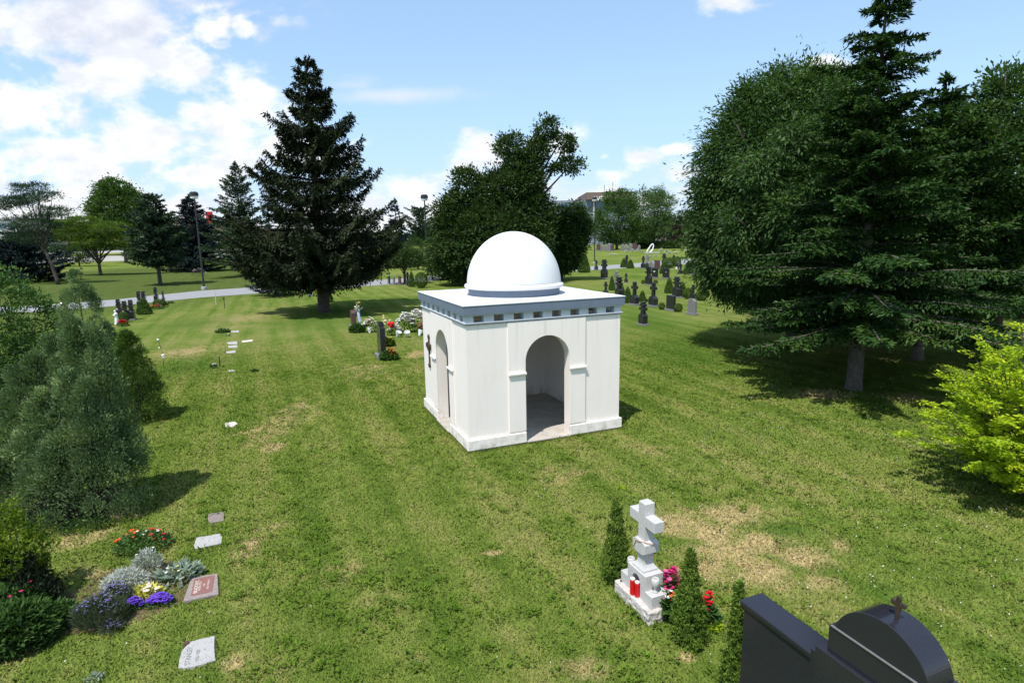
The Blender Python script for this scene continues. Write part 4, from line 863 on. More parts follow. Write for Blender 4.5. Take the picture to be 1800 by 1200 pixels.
# ------------------------------------------------------------------ black double memorial at the lower right
bk = local_mon('black_memorial', 'large polished black granite memorial with an arched centre, cut by the lower edge', 'grave monument', G(1250 + 182 * .27778, 980 + 262 * .27778, 1.3) - Vector((0, 0, 1.3)))
for sgn in (0, 1):   # wings: mirror about s = 1.475
    f = (lambda s: s) if not sgn else (lambda s: 2.95 - s)
    def bx(s0, s1, d0, d1, z0, z1, nm, bv=.006):
        y0, y1 = sorted((-f(s0), -f(s1))); MB().box(d0, d1, y0, y1, z0, z1).build(nm, M['granite_k'], bk, bv)
    bx(.03, .869, .03, .27, .16, 1.235, 'wing'); bx(-.004, .869, 0, .30, 1.236, 1.30, 'wing_cap', .012)
    bx(.8695, .9395, -.005, .30, .16, 1.355, 'step')
bm = MB().box(-.04, .31, -2.009, -.941, .16, 1.445).build('centre_block', M['granite_k'], bk, .006)
bm = MB().box(.0, .30, -1.925, -1.025, 1.446, 1.69).build('name_panel', M['granite_k'], bk, .006)
pts = [(1.475 + .405 * math.cos(a), 1.61 + .405 * math.sin(a)) for a in [R_(13 + 154 * i / 48) for i in range(49)]]
pts += [(1.475 - .395, 1.691), (1.475 + .395, 1.691)]
bm = MB().prism(pts, lambda p, k: (.0 + .285 * k, -p[0], p[1])).build('arched_top', M['granite_k'], bk, .005)
MB().box(-.012, .004, -1.90, -1.05, 1.6915, 1.703).build('silver_line', M['granite_g'], bk)
MB().box(-.15, .45, -3.05, .10, -.05, .159).build('base', M['granite_d'], bk, .01)
bm = MB(); cr = [(-.014, 0), (.014, 0), (.018, .10), (.055, .115), (.06, .13), (.055, .15), (.018, .145), (.018, .175), (.008, .195), (-.008, .195), (-.018, .175), (-.018, .145), (-.055, .15), (-.06, .13), (-.055, .115), (-.018, .10)]
bm.prism(cr, lambda p, k: (.125 + .025 * k, -1.50 - p[0], 2.012 + p[1])).build('small_cross', M['bronze'], bk, .004)

# near thujas
def thuja(px, py, ytop, wpx, seed, label):
    b_ = G(px, py); h = HT(b_, ytop); r = WD(b_, wpx) / 2
    plume_shrub('thuja', label, 'shrub', b_, [(0, 0, .0, h, r), (.02, -.02, 0, h * .62, r * 1.05)], 16000, .034, .014, M['l_thuja'], seed, 'young thujas by the foreground graves', out=.25)
def thin(px, py): return G(px, py)
_old = plume_shrub
thuja(1082, 1022, 888, 48, 201, 'dark young thuja left of the pale granite cross')
thuja(1208, 1128, 972, 54, 202, 'young thuja right of the pale granite cross, before the black memorial')
thuja(1290, 1218, 1028, 46, 203, 'young thuja touching the left end of the black memorial')

# ------------------------------------------------------------------ flowers and low plants
def petals(rng, C, r, mat_n=5, up=1.):
    """C (n, 3) flower heads of mat_n petals"""
    n = len(C); th = rng.random((n, 1)) * 6.283 + np.arange(mat_n)[None, :] * 6.283 / mat_n
    t1 = rng.normal(0, .25, (n, 1)); D = np.stack([np.cos(th), np.sin(th), .25 + t1 + 0 * th], 2).reshape(-1, 3)
    P = np.repeat(C, mat_n, 0); N = rng.normal(0, .25, (n * mat_n, 3)); N[:, 2] += up; s = np.repeat(r * (.7 + .6 * rng.random(n)), mat_n)
    return leafquads(P - D * s[:, None] * .1, D, N, s, s * .85)
def plant(name, label, px, py, wpx, h, leaf, n, ll, lw, blooms=(), seed=1, group=None, cat='plant', base=None, dpt=.8, upright=.4, dense=.35):
    rng = np.random.default_rng(seed); b_ = base or G(px, py); r = WD(b_, wpx) / 2
    root = thing(name, label, cat, b_, 0, group)
    u = rng.random(n) ** .5; th = rng.random(n) * 6.283; z = h * (.1 + .9 * rng.random(n) ** .7) * (1 - .55 * u ** 2)
    P = np.stack([r * u * np.cos(th), r * dpt * u * np.sin(th), z * .8], 1)
    D = np.stack([np.cos(th) * u, np.sin(th) * u, np.full(n, upright)], 1) + rng.normal(0, .45, (n, 3)); N = rng.normal(0, .5, (n, 3)); N[:, 2] += 1
    s = .6 + .8 * rng.random(n)
    link('foliage', np_mesh('foliage', leafquads(P, D, N, ll * s, lw * s), 4, rng.random(n)), leaf, root)
    for (mat, k, rr, x0, x1) in blooms:    # between fractions x0..x1 of the width
        x = (x0 + (x1 - x0) * rng.random(k)) * 2 - 1; y = rng.uniform(-1, 1, k) * .75 * np.sqrt(np.clip(1 - x * x, 0, 1))
        C = np.stack([x * r * .95, y * r * dpt, h * (.80 + .3 * rng.random(k)) * (1 - .5 * (x * x + y * y))], 1)
        link('blossoms', np_mesh('blossoms', petals(rng, C, rr), 4), mat, root)
    return root
plant('rose_bush', 'low rose bush with orange and red blooms in the left bed', 252, 962, 92, .32, M['l_shrub'], 1300, .05, .03, [(M['fl_orange'], 14, .035, 0, .45), (M['fl_red'], 10, .032, .5, 1), (M['fl_white'], 5, .03, .35, .8)], 301)
plant('dusty_miller', 'silver leaved dusty miller between the roses and the purple petunias', 222, 1035, 72, .36, M['l_silver'], 1500, .07, .014, (), 302)
plant('dusty_miller', 'taller tuft of silver stems just behind the yellow leaved plant', 262, 1005, 44, .46, M['l_silver'], 700, .07, .016, [(M['fl_white'], 8, .02, 0, 1)], 303, upright=1.2)
plant('lambs_ear', 'broad grey green leaved plant beside the rose granite marker', 318, 1016, 62, .22, M['l_sage'], 260, .13, .045, [(M['fl_white'], 5, .03, 0, .5), (M['fl_yellow'], 3, .03, 0, .6)], 304)
plant('hosta', 'yellow leaved plant among the purple petunias', 255, 1052, 52, .20, M['l_yellow'], 260, .09, .04, [(M['fl_cream'], 7, .06, .4, .9)], 305)
plant('petunia_clump', 'violet petunias right of the yellow leaved plant', 281, 1062, 46, .15, M['l_shrub'], 400, .035, .02, [(M['fl_purple'], 210, .028, 0, 1)], 306)
plant('petunia_clump', 'violet petunias left of the yellow leaved plant', 236, 1070, 32, .17, M['l_shrub'], 260, .035, .02, [(M['fl_purple'], 120, .028, 0, 1)], 307)
plant('lavender_bush', 'wispy lavender bush in the left bed', 178, 1096, 78, .42, M['l_lav'], 3000, .11, .010, [(M['fl_lav'], 130, .016, 0, 1)], 308, upright=1.6)
plant('lavender_bush', 'small trailing tuft of lavender at the front of the left bed', 195, 1108, 34, .16, M['l_lav'], 500, .08, .010, [(M['fl_lav'], 60, .018, 0, 1)], 309, upright=.8)
plant('lavender_bush', 'lavender tuft behind the wispy one, near the petunias', 208, 1062, 48, .36, M['l_lav'], 1100, .09, .010, [(M['fl_lav'], 90, .016, 0, 1)], 310, upright=1.6)
plant('phlox_plant', 'fresh green low shrub left of the lavender', 108, 1092, 60, .38, M['l_shrub'], 1100, .06, .028, (), 311)
plant('peony_bush', 'large dark peony bush with long leaves at the lower left corner', 22, 1128, 150, .62, M['l_peony'], 6500, .09, .034, (), 312, upright=.5)
plant('peony_bush', 'dark leafy perennial between the golden shrub and the lower left corner', 20, 1090, 110, .60, M['l_peony'], 3400, .09, .034, [(M['fl_magenta'], 3, .035, .6, .9)], 313, upright=.5)
plant('ground_plant', 'sparse pale herb at the lower left edge of the picture', 165, 1196, 30, .08, M['l_sage'], 80, .05, .02, (), 314)
plant('ground_plant', 'low weedy green plant in the shade of the large juniper', 150, 925, 80, .14, M['l_shrub'], 700, .06, .028, (), 315)
plant('ground_plant', 'small yellow tipped plant standing alone before the chapel', 1093, 860, 12, .12, M['l_gold'], 60, .05, .02, (), 316)
# golden weeping shrub beside the bed
b0 = G(40, 1062); plume_shrub('golden_cypress', 'weeping golden green shrub with a dark heart at the left edge', 'shrub', b0, [(-.10, .1, .45, .98, .40), (.08, 0, .5, .86, .28), (-.35, 0, .2, .9, .30), (.22, .05, .0, .42, .22)], 6000, .05, .022, M['l_weep'], 320, out=1.2)
b0 = G(60, 1068); plume_shrub('dark_yew', 'near black clipped yew inside the weeping golden shrub', 'shrub', b0, [(0, 0, 0, .72, .34), (-.4, .1, 0, .7, .34)], 14000, .045, .018, M['l_spruce'], 321, out=.3)
rf = thing('garden_flower', 'large red flower with a yellow heart at the left edge', 'flower', G(10, 1040)); rr_ = np.random.default_rng(5)
MB().tube([(0, 0, 0), (.01, 0, .3), (0, 0, .62)], .006, 6).build('stem', M['l_shrub'], rf)
link('blossom', np_mesh('blossom', np.concatenate([petals(rr_, np.array([[0, 0, .62 + .005 * i]]), .085, 7) for i in range(4)]), 4), M['fl_red'], rf)
MB().ball((0, 0, .65), .028, 2, (1, 1, .5)).build('heart', M['fl_yellow'], rf)

# soil of the left bed
def patch(name, pts, mat, z, label, h=.0, cat=None, kind='structure'):
    bm = MB(); bm.prism(pts, lambda p, k: (lambda g: (g.x, g.y, z if k else -.02))(G(*p))); o = bm.build(name, mat, bevel=.006 if h else 0)
    return tagit(o, label, cat, kind=kind)
patch('flower_bed', [(0, 1150), (70, 1120), (150, 1112), (235, 1095), (318, 1060), (350, 1018), (300, 985), (200, 1000), (130, 1035), (60, 1040), (0, 1020)], M['soil'], .010, 'brown soil of the left flower bed')
# flat markers
def marker(pts, mat, label, th=.03):
    if pts[0][1] < 700: th = .014
    n = len(pts); c = [sum(p[0] for p in pts) / n, sum(p[1] for p in pts) / n]; cg = G(*c)
    bm = MB(); rng = random.Random(int(c[0] * 7)); out = []
    for i in range(n):
        p, q = G(*pts[i]), G(*pts[(i + 1) % n])
        for k in range(4):
            f = k / 4; v = p.lerp(q, f) - cg; out.append((v.x + rng.uniform(-.006, .006), v.y + rng.uniform(-.006, .006)))
    bm.prism(out, lambda p, k: (p[0], p[1], th if k else -.03)); o = bm.build('flat_marker', mat, None, .004); o.location = cg
    return tagit(o, label, 'grave marker', 'flat grave markers in the grass')
marker([(366, 905), (390, 901), (394, 904), (394, 917), (371, 921), (366, 917)], M['slab2'], 'small brownish flat marker, farthest of the four in the left foreground')
marker([(345, 947), (386, 940), (391, 946), (389, 957), (344, 967), (341, 961)], M['slab'], 'pale grey flat marker above the rose granite one')
ms = marker([(313, 1176), (320, 1147), (334, 1131), (377, 1120), (379, 1163), (350, 1172), (325, 1177)], M['slab'], 'weathered light grey flat marker with a faint carved name at the bottom left')
marker([(395, 745), (414, 742), (418, 746), (410, 751), (397, 751)], M['cream'], 'lone small white flat marker in the lawn left of the chapel')
marker([(399, 602), (417, 600), (417, 605), (401, 605)], M['slab'], 'farthest of three stacked pale flat markers beyond the juniper')
marker([(401, 608), (417, 607), (417, 611), (402, 611)], M['slab'], 'middle of three stacked pale flat markers beyond the juniper')
marker([(398, 618), (414, 616), (414, 620), (398, 621)], M['slab'], 'nearest of three stacked pale flat markers beyond the juniper')
marker([(425, 599), (444, 597), (444, 600), (426, 602)], M['cream'], 'thin cream flat marker right of the three stacked ones')
marker([(400, 651), (414, 650), (414, 653), (401, 653)], M['slab'], 'small pale flat marker beside a low bronze cross')
marker([(405, 582), (420, 581), (420, 584), (406, 584)], M['slab'], 'small pale flat marker beside a dark low plant, far lawn')
# rose granite marker with its inscription
rp = [(322, 1062), (337, 1019), (383, 1012), (385, 1048)]
cgp = sum((G(*p) for p in rp), Vector()) / 4
rose = thing('inscribed_marker', 'rose granite flat marker with white lettering beside the flower bed', 'grave marker', cgp, YAW)
inv = Matrix.Rotation(-YAW, 3, 'Z')
def lp(p): v = inv @ (G(*p) - cgp); return (v.x, v.y)
bm = MB(); bm.prism([lp(p) for p in rp], lambda p, k: (p[0], p[1], .05 if k else -.03)); bm.build('slab', M['pinkedge'], rose, .008)
q = [lp(p) for p in rp]; qx0 = min(a[0] for a in q); qx1 = max(a[0] for a in q); qy0 = min(a[1] for a in q); qy1 = max(a[1] for a in q)
mx = (qx0 + qx1) / 2; my = (qy0 + qy1) / 2; ax, ay = (qx1 - qx0) * .30, (qy1 - qy0) * .36
MB().box(mx - ax, mx + ax, my - ay, my + ay, .051, .054).build('polished_face', M['granite_pink'], rose)
def text(body, size, x, y, z, rot, mat, parent, name='inscription', bold=0.):
    cu = bpy.data.curves.new(name, 'FONT'); cu.body = body; cu.size = size; cu.align_x = 'CENTER'; cu.align_y = 'CENTER'; cu.offset = bold; cu.extrude = .0008
    tmp = bpy.data.objects.new('t', cu); COL.objects.link(tmp); dg = bpy.context.evaluated_depsgraph_get(); me = bpy.data.meshes.new_from_object(tmp.evaluated_get(dg)); bpy.data.objects.remove(tmp)
    me.materials.clear(); o = link(name, me, mat, parent); o.location = (x, y, z); o.rotation_euler = rot; return o
text('BRADOVIC', ay * .32, mx - ax * .62, my, .0555, (0, 0, R_(90)), M['cream'], rose, bold=.0006)
for i, (tx_, sz) in enumerate((('ANNA 1931', .22), ('1998', .16), ('REST IN PEACE', .17))):
    text(tx_, ay * sz, mx + ax * (-.28 + .40 * i), my, .0555, (0, 0, R_(90)), M['cream'], rose)
for i, (tx_, sz) in enumerate((('STANLEY', .20), ('1920 1987', .13))):
    v = Vector((.0, 0, 0)); text(tx_, .42 * sz, -.07 + .11 * i, .0, .031, (0, 0, YAW + R_(90)), M['footing'], ms, bold=.0005)
tagit(MB().lathe([(.02, 0), (.035, .02), (.03, .05)], 12).build('clay_pot', M['maroon']), 'tiny red brown pot by the weathered marker at the bottom left', 'pot').location = G(329, 1134)

# ------------------------------------------------------------------ upright graves
used = set()
def shaped(name, outline, d0, d1, mat, parent, bv=.01):
    bm = MB(); bm.prism(outline, lambda p, k: (d0 + (d1 - d0) * k, p[0], p[1])); return bm.build(name, mat, parent, bv, seg=1)
def cross_grave(mat, kind=0):
    r = thing('cross_headstone', '', 'gravestone', (0, 0, -50), YAW)
    MB().box(-.20, .20, -.34, .34, -.04, .10).build('base', M['granite_g'], r, .012)
    if kind == 0:
        shaped('pedestal', [(-.27, .101), (.27, .101), (.27, .50), (.20, .56), (.13, .64), (-.13, .64), (-.20, .56), (-.27, .50)], -.13, .13, mat, r)
        shaped('cross', [(-.085, .641), (.085, .641), (.075, 1.06), (.22, 1.04), (.24, 1.13), (.22, 1.24), (.08, 1.22), (.10, 1.42), (.06, 1.5), (-.06, 1.5), (-.10, 1.42), (-.08, 1.22), (-.22, 1.24), (-.24, 1.13), (-.22, 1.04), (-.075, 1.06)], -.085, .085, mat, r)
    else:
        shaped('pedestal', [(-.24, .101), (.24, .101), (.25, .62), (.17, .68), (.12, .76), (-.12, .76), (-.17, .68), (-.25, .62)], -.15, .15, mat, r)
        shaped('cross', [(-.11, .761), (.11, .761), (.10, .98), (.26, .96), (.27, 1.14), (.10, 1.14), (.11, 1.22), (.20, 1.22), (.20, 1.36), (.10, 1.36), (.12, 1.5), (-.12, 1.5), (-.10, 1.36), (-.20, 1.36), (-.20, 1.22), (-.11, 1.22), (-.10, 1.14), (-.27, 1.14), (-.26, .96), (-.10, .98)], -.11, .11, mat, r)
    return r
XK = cross_grave(M['granite_d'], 0); XB = cross_grave(M['granite_d'], 1); XG = cross_grave(M['granite_g'], 0); XP = cross_grave(M['granite_k'], 1)
def tablet(mat, top):
    r = thing('tablet_headstone', '', 'gravestone', (0, 0, -50), YAW)
    MB().box(-.16, .16, -.46, .46, -.04, .12).build('base', M['granite_g'], r, .012)
    if top == 'serp': ol = [(-.36, .121), (.36, .121), (.36, .82)] + [(.36 - .72 * i / 12, .86 + .14 * math.sin(math.pi * i / 12) ** 2) for i in range(13)] + [(-.36, .82)]
    elif top == 'point': ol = [(-.30, .121), (.30, .121), (.24, .7), (.0, 1.0), (-.24, .7)]
    else: ol = [(-.40, .121), (.40, .121), (.40, .97), (.36, 1.0), (-.36, 1.0), (-.40, .97)]
    shaped('tablet', ol, -.085, .085, mat, r); return r
TD = tablet(M['granite_d'], 'flat'); TS = tablet(M['granite_g'], 'serp'); TP = tablet(M['granite_g'], 'point'); TM = tablet(M['maroon'], 'flat')
def clipped(kind):
    r = thing('clipped_cedar', '', 'shrub', (0, 0, -50)); rng = np.random.default_rng(900 + len(kind)); n = 5200
    th = rng.random(n) * 6.283
    if kind == 'cone':
        f = 1 - np.sqrt(rng.random(n)); R = .40 * np.clip((1 - f), 0, 1) ** .72 * np.clip(.72 + f * 3, 0, 1); z = f
        nz = .45
    else:
        cz = rng.uniform(-1, 1, n); f = cz; R = .5 * np.sqrt(1 - cz ** 2); z = .5 + .5 * cz; nz = None
    R = R * rng.uniform(.86, 1.05, n)
    P = np.stack([R * np.cos(th), R * np.sin(th), z * .98 + .01], 1); o = np.stack([np.cos(th) * (1 if nz else np.sqrt(1 - f ** 2)), np.sin(th) * (1 if nz else np.sqrt(1 - f ** 2)), np.full(n, nz) if nz else f], 1)
    D = rng.normal(0, .5, (n, 3)) + o * .35; D[:, 2] += .5; s = .6 + .8 * rng.random(n)
    link('foliage', np_mesh('foliage', leafquads(P, D, o + rng.normal(0, .35, (n, 3)), .055 * s, .034 * s), 4, rng.random(n)), M['l_clip'], r)
    MB().tube([(0, 0, -.03), (0, 0, .6)], [.03, .01], 8).build('stem', M['bark'], r); return r
CC = clipped('cone'); CBall = clipped('ball!')
def put(proto, unit_h, px, yb, yt, label, group, wpx=None, rz=None, unit_w=None):
    b_ = G(px, yb); h = HT(b_, yt); s = h / unit_h
    kx = 1.16 if proto.name.startswith('cross') else 1
    sc = (s * kx, s * kx, s) if not wpx else (WD(b_, wpx) / unit_w,) * 2 + (s,)
    return place(proto, used, b_, label, rz, sc, group)
GR = 'gravestones beyond the chapel'; GL = 'dark crosses along the left row'; GC = 'clipped cedars among the graves'
X_ = lambda *a, **k: put(*a, GR, **k)
for proto, px, yb, yt, lab in (
    (XB, 1130, 571, 530, 'stout dark cross headstone, nearest one right of the chapel roof'),
    (XK, 1148, 538.5, 496, 'dark cross headstone standing behind the nearest stout cross'),
    (XK, 1115, 536, 495, 'dark cross headstone between two clipped cedars, close to the roof corner'),
    (XP, 1088, 526, 487, 'tall black cross headstone beside the light grey cross'),
    (XK, 1064.7, 521, 495, 'small dark cross headstone just above the roof edge'),
    (XG, 1083, 507, 476, 'light grey cross headstone with a cedar at its left'),
    (XK, 1100.5, 497, 480, 'little dark cross headstone right of the light grey cross'),
    (XP, 1140, 501, 469, 'glossy black cross headstone alone on the grass between two low bushes'),
    (XB, 1062, 490, 456, 'large dark cross headstone left of the two paired cedars'),
    (XK, 1048, 475, 457, 'small dark cross headstone at the drive edge near the right lamp post'),
    (XK, 1101.5, 470, 448, 'slim dark cross headstone between the two paired cedars'),
    (XK, 1130.5, 472, 450, 'slim dark cross headstone by the drive, left of the pale cross'),
    (XG, 1138, 469, 447, 'pale stone cross headstone against the drive'),
    (XP, 1167, 467, 446, 'black cross headstone silhouetted against the drive'),
    (XK, 1184, 467, 448, 'dark cross headstone behind the round bush at the drive'),
    (XK, 1196, 482, 463, 'dark cross headstone beside a cone cedar under the ash tree'),
    (XK, 1218, 483, 457, 'shaded dark cross headstone at the edge of the ash foliage'),
    (XB, 1189, 523, 486, 'stout dark cross headstone between two cone cedars'),
    (XK, 1218, 526, 500, 'dark cross headstone with a round bush at its right'),
    (TD, 1151, 489, 470.5, 'black tablet headstone with a white plate, left of its twin'),
    (TD, 1170.5, 490, 471, 'black tablet headstone with a white plate, right of its twin'),
    (TP, 1145.5, 475, 457, 'light grey pointed headstone behind the black tablets'),
    (TM, 1155, 474, 457.5, 'reddish brown tablet headstone behind the black tablets'),
    (TD, 1179, 546, 519, 'broad dark green grey tablet headstone with a bush at each side'),
    (TS, 1216.5, 553, 525, 'grey headstone with a curved top, nearest to the ash tree shade'),
    (TD, 1190, 474, 463, 'low dark tablet headstone near the round bush at the drive'),
    (TS, 1660, 592, 570, 'grey headstone glimpsed under the right trees'),
    (TD, 684, 499, 485, 'dark slate headstone beyond the tall spruce, leftmost of its trio'),
    (TS, 693, 500, 485, 'pale blue grey headstone beyond the tall spruce, middle of its trio'),
    (TM, 703, 501, 485, 'maroon headstone beyond the tall spruce, right of its trio'),
    (XK, 717, 503, 478, 'dark cross headstone under the flat topped yew'),
    (TS, 753, 494, 484, 'low whitish headstone at the foot of the middle lamp'),
    (XK, 760, 492, 478, 'dark cross headstone just right of the middle lamp'),
    (TM, 438, 493, 478, 'square maroon headstone alone beyond the drive'),
    (TD, 546, 520, 497, 'dark headstone half hidden behind the tall spruce trunk')):
    X_(proto, 1.5 if proto.name.startswith('cross') else 1.0, px, yb, yt, lab, rz=YAW + random.uniform(-.06, .06))
for proto, px, yb, yt, lab in (
    (XP, 113, 545, 518, 'glossy black cross left of the pointed juniper, farthest left of its row'),
    (XP, 211, 558, 526, 'glossy black cross behind the white statue in the left row'),
    (XP, 222, 563, 529, 'black cross in the middle of the three beside the statue'),
    (XB, 233, 562, 527, 'black cross at the right of the three beside the statue'),
    (XP, 247, 543, 512, 'black cross above the cone cedar, left of its pair'),
    (XP, 255.5, 543, 512, 'black cross above the cone cedar, right of its pair'),
    (XP, 275.5, 531, 505, 'black cross standing against the drive in the left row'),
    (XK, 288, 531, 511, 'small dark cross at the right end of the left row')):
    put(proto, 1.5, px, yb, yt, lab, GL)
for kind, px, yb, yt, w_, lab in (
    ('c', 1027, 479, 443, 22, 'tall cone cedar at the edge of the dark tree by the drive'),
    ('c', 1096.5, 470, 453, 13, 'cone cedar at the drive, left of the paired cedars'),
    ('c', 1108, 471.5, 455, 14, 'cone cedar at the drive, right of the paired cedars'),
    ('c', 1075.5, 510, 484, 12, 'narrow cone cedar left of the light grey cross'),
    ('c', 1093, 524, 500, 15, 'cone cedar behind the tall black cross by the roof'),
    ('c', 1103, 532, 503, 17, 'cone cedar left of the dark cross near the roof corner'),
    ('c', 1129, 530, 510, 15, 'cone cedar right of the dark cross near the roof corner'),
    ('c', 1137, 472, 461, 9, 'small cone cedar before the pale cross at the drive'),
    ('c', 1165, 481, 461, 12, 'cone cedar between the two black tablets'),
    ('c', 1210, 482, 458, 19, 'broad cone cedar under the ash foliage near the drive'),
    ('c', 1176, 515, 487, 17, 'cone cedar left of the stout dark cross'),
    ('c', 1199, 522, 494, 18, 'cone cedar right of the stout dark cross'),
    ('b', 1209, 525, 506, 15, 'dark clipped bush between the cone cedar and the cross with the round bush'),
    ('b', 1233, 528, 509, 20, 'round clipped bush at the right end of the cross row'),
    ('b', 1176, 471, 453, 22, 'large round bush at the drive behind the black tablets'),
    ('b', 1190, 469, 451, 13, 'small round bush beside the drive, right of the large one'),
    ('b', 1130.5, 499, 492, 7, 'tiny round bush left of the glossy black cross'),
    ('b', 1192, 548, 533, 14, 'low bush right of the broad dark tablet'),
    ('b', 1163, 544, 532, 11, 'low bush left of the broad dark tablet'),
    ('c', 254, 552, 523, 26, 'wide cone cedar in the left row in front of two crosses'),
    ('b', 281, 540, 526, 20, 'low green bush at the foot of the small dark left cross'),
    ('b', 219, 566, 548, 16, 'low green bush between the statue and the left crosses'),
    ('c', 573, 531, 494, 25, 'cone cedar peeping out right of the tall spruce trunk'),
    ('b', 741, 506, 479, 22, 'round clipped cedar above the chapel roof edge at the left'),
    ('c', 724, 504, 476, 13, 'narrow dark cedar beside the round clipped one'),
    ('b', 748, 470, 457, 14, 'yellowish bush far behind the round clipped cedar')):
    put(CC if kind == 'c' else CBall, 1., px, yb, yt, lab, GC, wpx=w_, unit_w=.8 if kind == 'c' else 1.)
# name plates on the twin tablets, kept as small white boards leaning on them
for px, y in ((1151, 477), (1170.5, 478)):
    b_ = G(px, 490); z = HT(b_, y); o = MB().box(-.10, -.088, -.16, .16, -.06, .06).build('name_plate', M['white'])
    tagit(o, 'small white plate on the ' + ('left' if px < 1160 else 'right') + ' of the twin black tablets', 'plate'); o.location = (b_.x, b_.y, z); o.rotation_euler = (0, 0, YAW)
pl = thing('grave_sign', 'little white sign on a post near the cone cedar and the drive', 'sign', G(1189, 480), YAW)
MB().tube([(0, 0, 0), (0, 0, .75)], .02, 8).build('post', M['metal_d'], pl); MB().box(-.03, -.015, -.2, .2, .5, .8).build('board', M['white'], pl)

# grave flowers and small things
def fl(px, py, w_, h, mats, lab, seed, leaf='l_shrub', n=260, group=None, name='flower_clump'):
    return plant(name, lab, px, py, w_, h, M[leaf], n, .10, .06, [(M[m_], k, r_, x0, x1) for m_, k, r_, x0, x1 in mats], seed, group, 'flowers')
fl(1134, 530, 9, .25, [('fl_orange', 14, .09, 0, 1)], 'orange flowers at the foot of the dark cross near the roof', 401)
fl(1152, 499, 7, .5, [('fl_red', 8, .10, 0, 1)], 'dark red flowers right of the glossy black cross', 402)
fl(277, 543, 22, .35, [('fl_red', 16, .10, 0, 1), ('fl_orange', 10, .1, 0, .6), ('fl_white', 5, .08, .3, 1)], 'red and orange flowers beside the wide cone cedar', 403)
fl(291, 537, 8, .3, [('fl_red', 8, .10, 0, 1)], 'small red flowers at the right end of the left row', 404)
fl(216, 573, 17, .4, [('fl_red', 40, .10, 0, 1)], 'bright red flowers at the feet of the white statue', 405)
fl(300, 533, 10, .15, [('fl_white', 6, .10, 0, 1)], 'white and grey ornament by the small dark left cross', 406)
fl(350, 485, 26, 1.1, [('fl_pink', 12, .1, .1, .9), ('fl_white', 14, .16, 0, 1), ('fl_lav', 20, .14, .1, .9)], 'mauve and white flowers beneath the dense blue spruce', 407, n=400)
fl(651, 584, 26, .8, [('fl_white', 34, .11, 0, 1), ('fl_cream', 16, .11, 0, 1), ('fl_pink', 6, .09, .1, .5)], 'basket of white and cream flowers left of the dark slab', 408)
fl(694, 589, 24, .55, [('fl_white', 40, .11, .2, 1), ('fl_cream', 16, .10, 0, .6)], 'white and cream wreath just right of the dark slab', 409)
fl(714, 584, 32, 1.05, [('fl_white', 80, .15, 0, 1), ('fl_cream', 20, .13, 0, 1)], 'big mass of white funeral flowers left of the chapel wall', 410)
fl(733, 583, 34, 1.15, [('fl_white', 70, .15, 0, 1), ('fl_pink', 8, .1, .5, 1)], 'white funeral flowers partly hidden by the chapel wall', 411)
fl(741, 588, 12, .55, [('fl_magenta', 14, .12, 0, 1)], 'magenta flowers against the chapel wall', 412)
fl(628, 584, 26, .65, [], 'bushy green plant before the flower topped dark grave', 413, n=1600)
fl(682, 608, 22, .55, [('fl_yellow', 10, .05, 0, 1)], 'olive green plant growing in front of the dark slab', 414, leaf='l_locust', n=1200)
fl(684, 632, 30, .5, [('fl_red', 12, .06, .5, 1), ('fl_orange', 10, .06, .6, 1)], 'rounded green plant with coral flowers, nearest to the dark slab', 415, n=1800)
fl(1178, 1072, 36, .62, [('fl_magenta', 40, .05, .1, 1), ('fl_pink', 20, .05, .1, 1)], 'magenta petunias behind the pale granite cross', 416, n=700)
fl(1178, 1086, 26, .42, [('fl_orange', 12, .04, 0, .8), ('fl_white', 16, .045, .2, 1), ('fl_yellow', 8, .04, .3, 1)], 'orange, white and yellow blooms right of the pale granite cross', 417, n=500)
fl(1243, 1100, 24, .46, [('fl_red', 34, .045, 0, 1)], 'red blooms between the two right thujas', 418, n=300)
fl(1246, 1102, 24, .16, [('fl_yellow', 22, .03, 0, 1)], 'small yellow flowers between the two right thujas', 419, n=250, leaf='l_gold')
fl(392, 584, 22, .22, [('fl_white', 10, .05, 0, 1)], 'low dark plant with white dots beyond the pointed juniper', 420, n=500)
fl(376, 647, 10, .2, [('fl_white', 8, .07, 0, 1)], 'two white blossoms beside the low bronze cross', 421, n=60)
fl(448, 653, 9, .08, [('fl_white', 4, .06, 0, 1)], 'tiny dark plant with one white flower in the left lawn', 422, n=90)
fl(402, 590, 5, .1, [('fl_white', 3, .07, 0, 1)], 'single white bloom between the dark plant and the stacked markers', 423, n=20)
# far cemetery: white ornaments and rows of stones
for i, (px, py, w_, h) in enumerate(((1078, 448, 9, .3), (1101, 443, 4, .5), (1112, 446, 3, 1.2), (1120, 444, 3, 1.0), (1129, 443, 4, .4), (1162, 446, 3, 1.4), (1171, 447, 4, 1.1), (1176, 450, 5, 1.0), (1188, 447, 5, .7), (1206, 447, 3, 1.2), (1217, 446, 2, .9), (1153, 450, 3, .25), (1143, 452, 3, .2))):
    fl(px, py, w_ * 1.6, h, [('fl_white', 26, .28, 0, 1)], ['white ornaments scattered on the far lawn beyond the drive', 'white ornaments scattered on the far lawn beyond the drive'][0], 430 + i, n=20, group='white ornaments on the far lawn', name='grave_ornament')
rng = random.Random(9)
for i, px in enumerate((1052, 1058, 1064, 1070, 1076, 1094, 1100, 1108, 1116, 1123)):
    put((TM, TS, TP, TS)[i % 4], 1., px, 441 + rng.uniform(-1, 1), 429 + rng.uniform(-1.5, 2), 'small distant headstone in the row under the round maple', 'far row of headstones')
hd = crown_mesh('hedge', [(G(px, 437).x, G(px, 437).y, .9, 2.2, 1.6, 1.3) for px in (1126, 1132, 1138, 1152, 1158, 1164, 1170, 1178, 1186)], 500, 20, .7, .5, .3, seed=99)
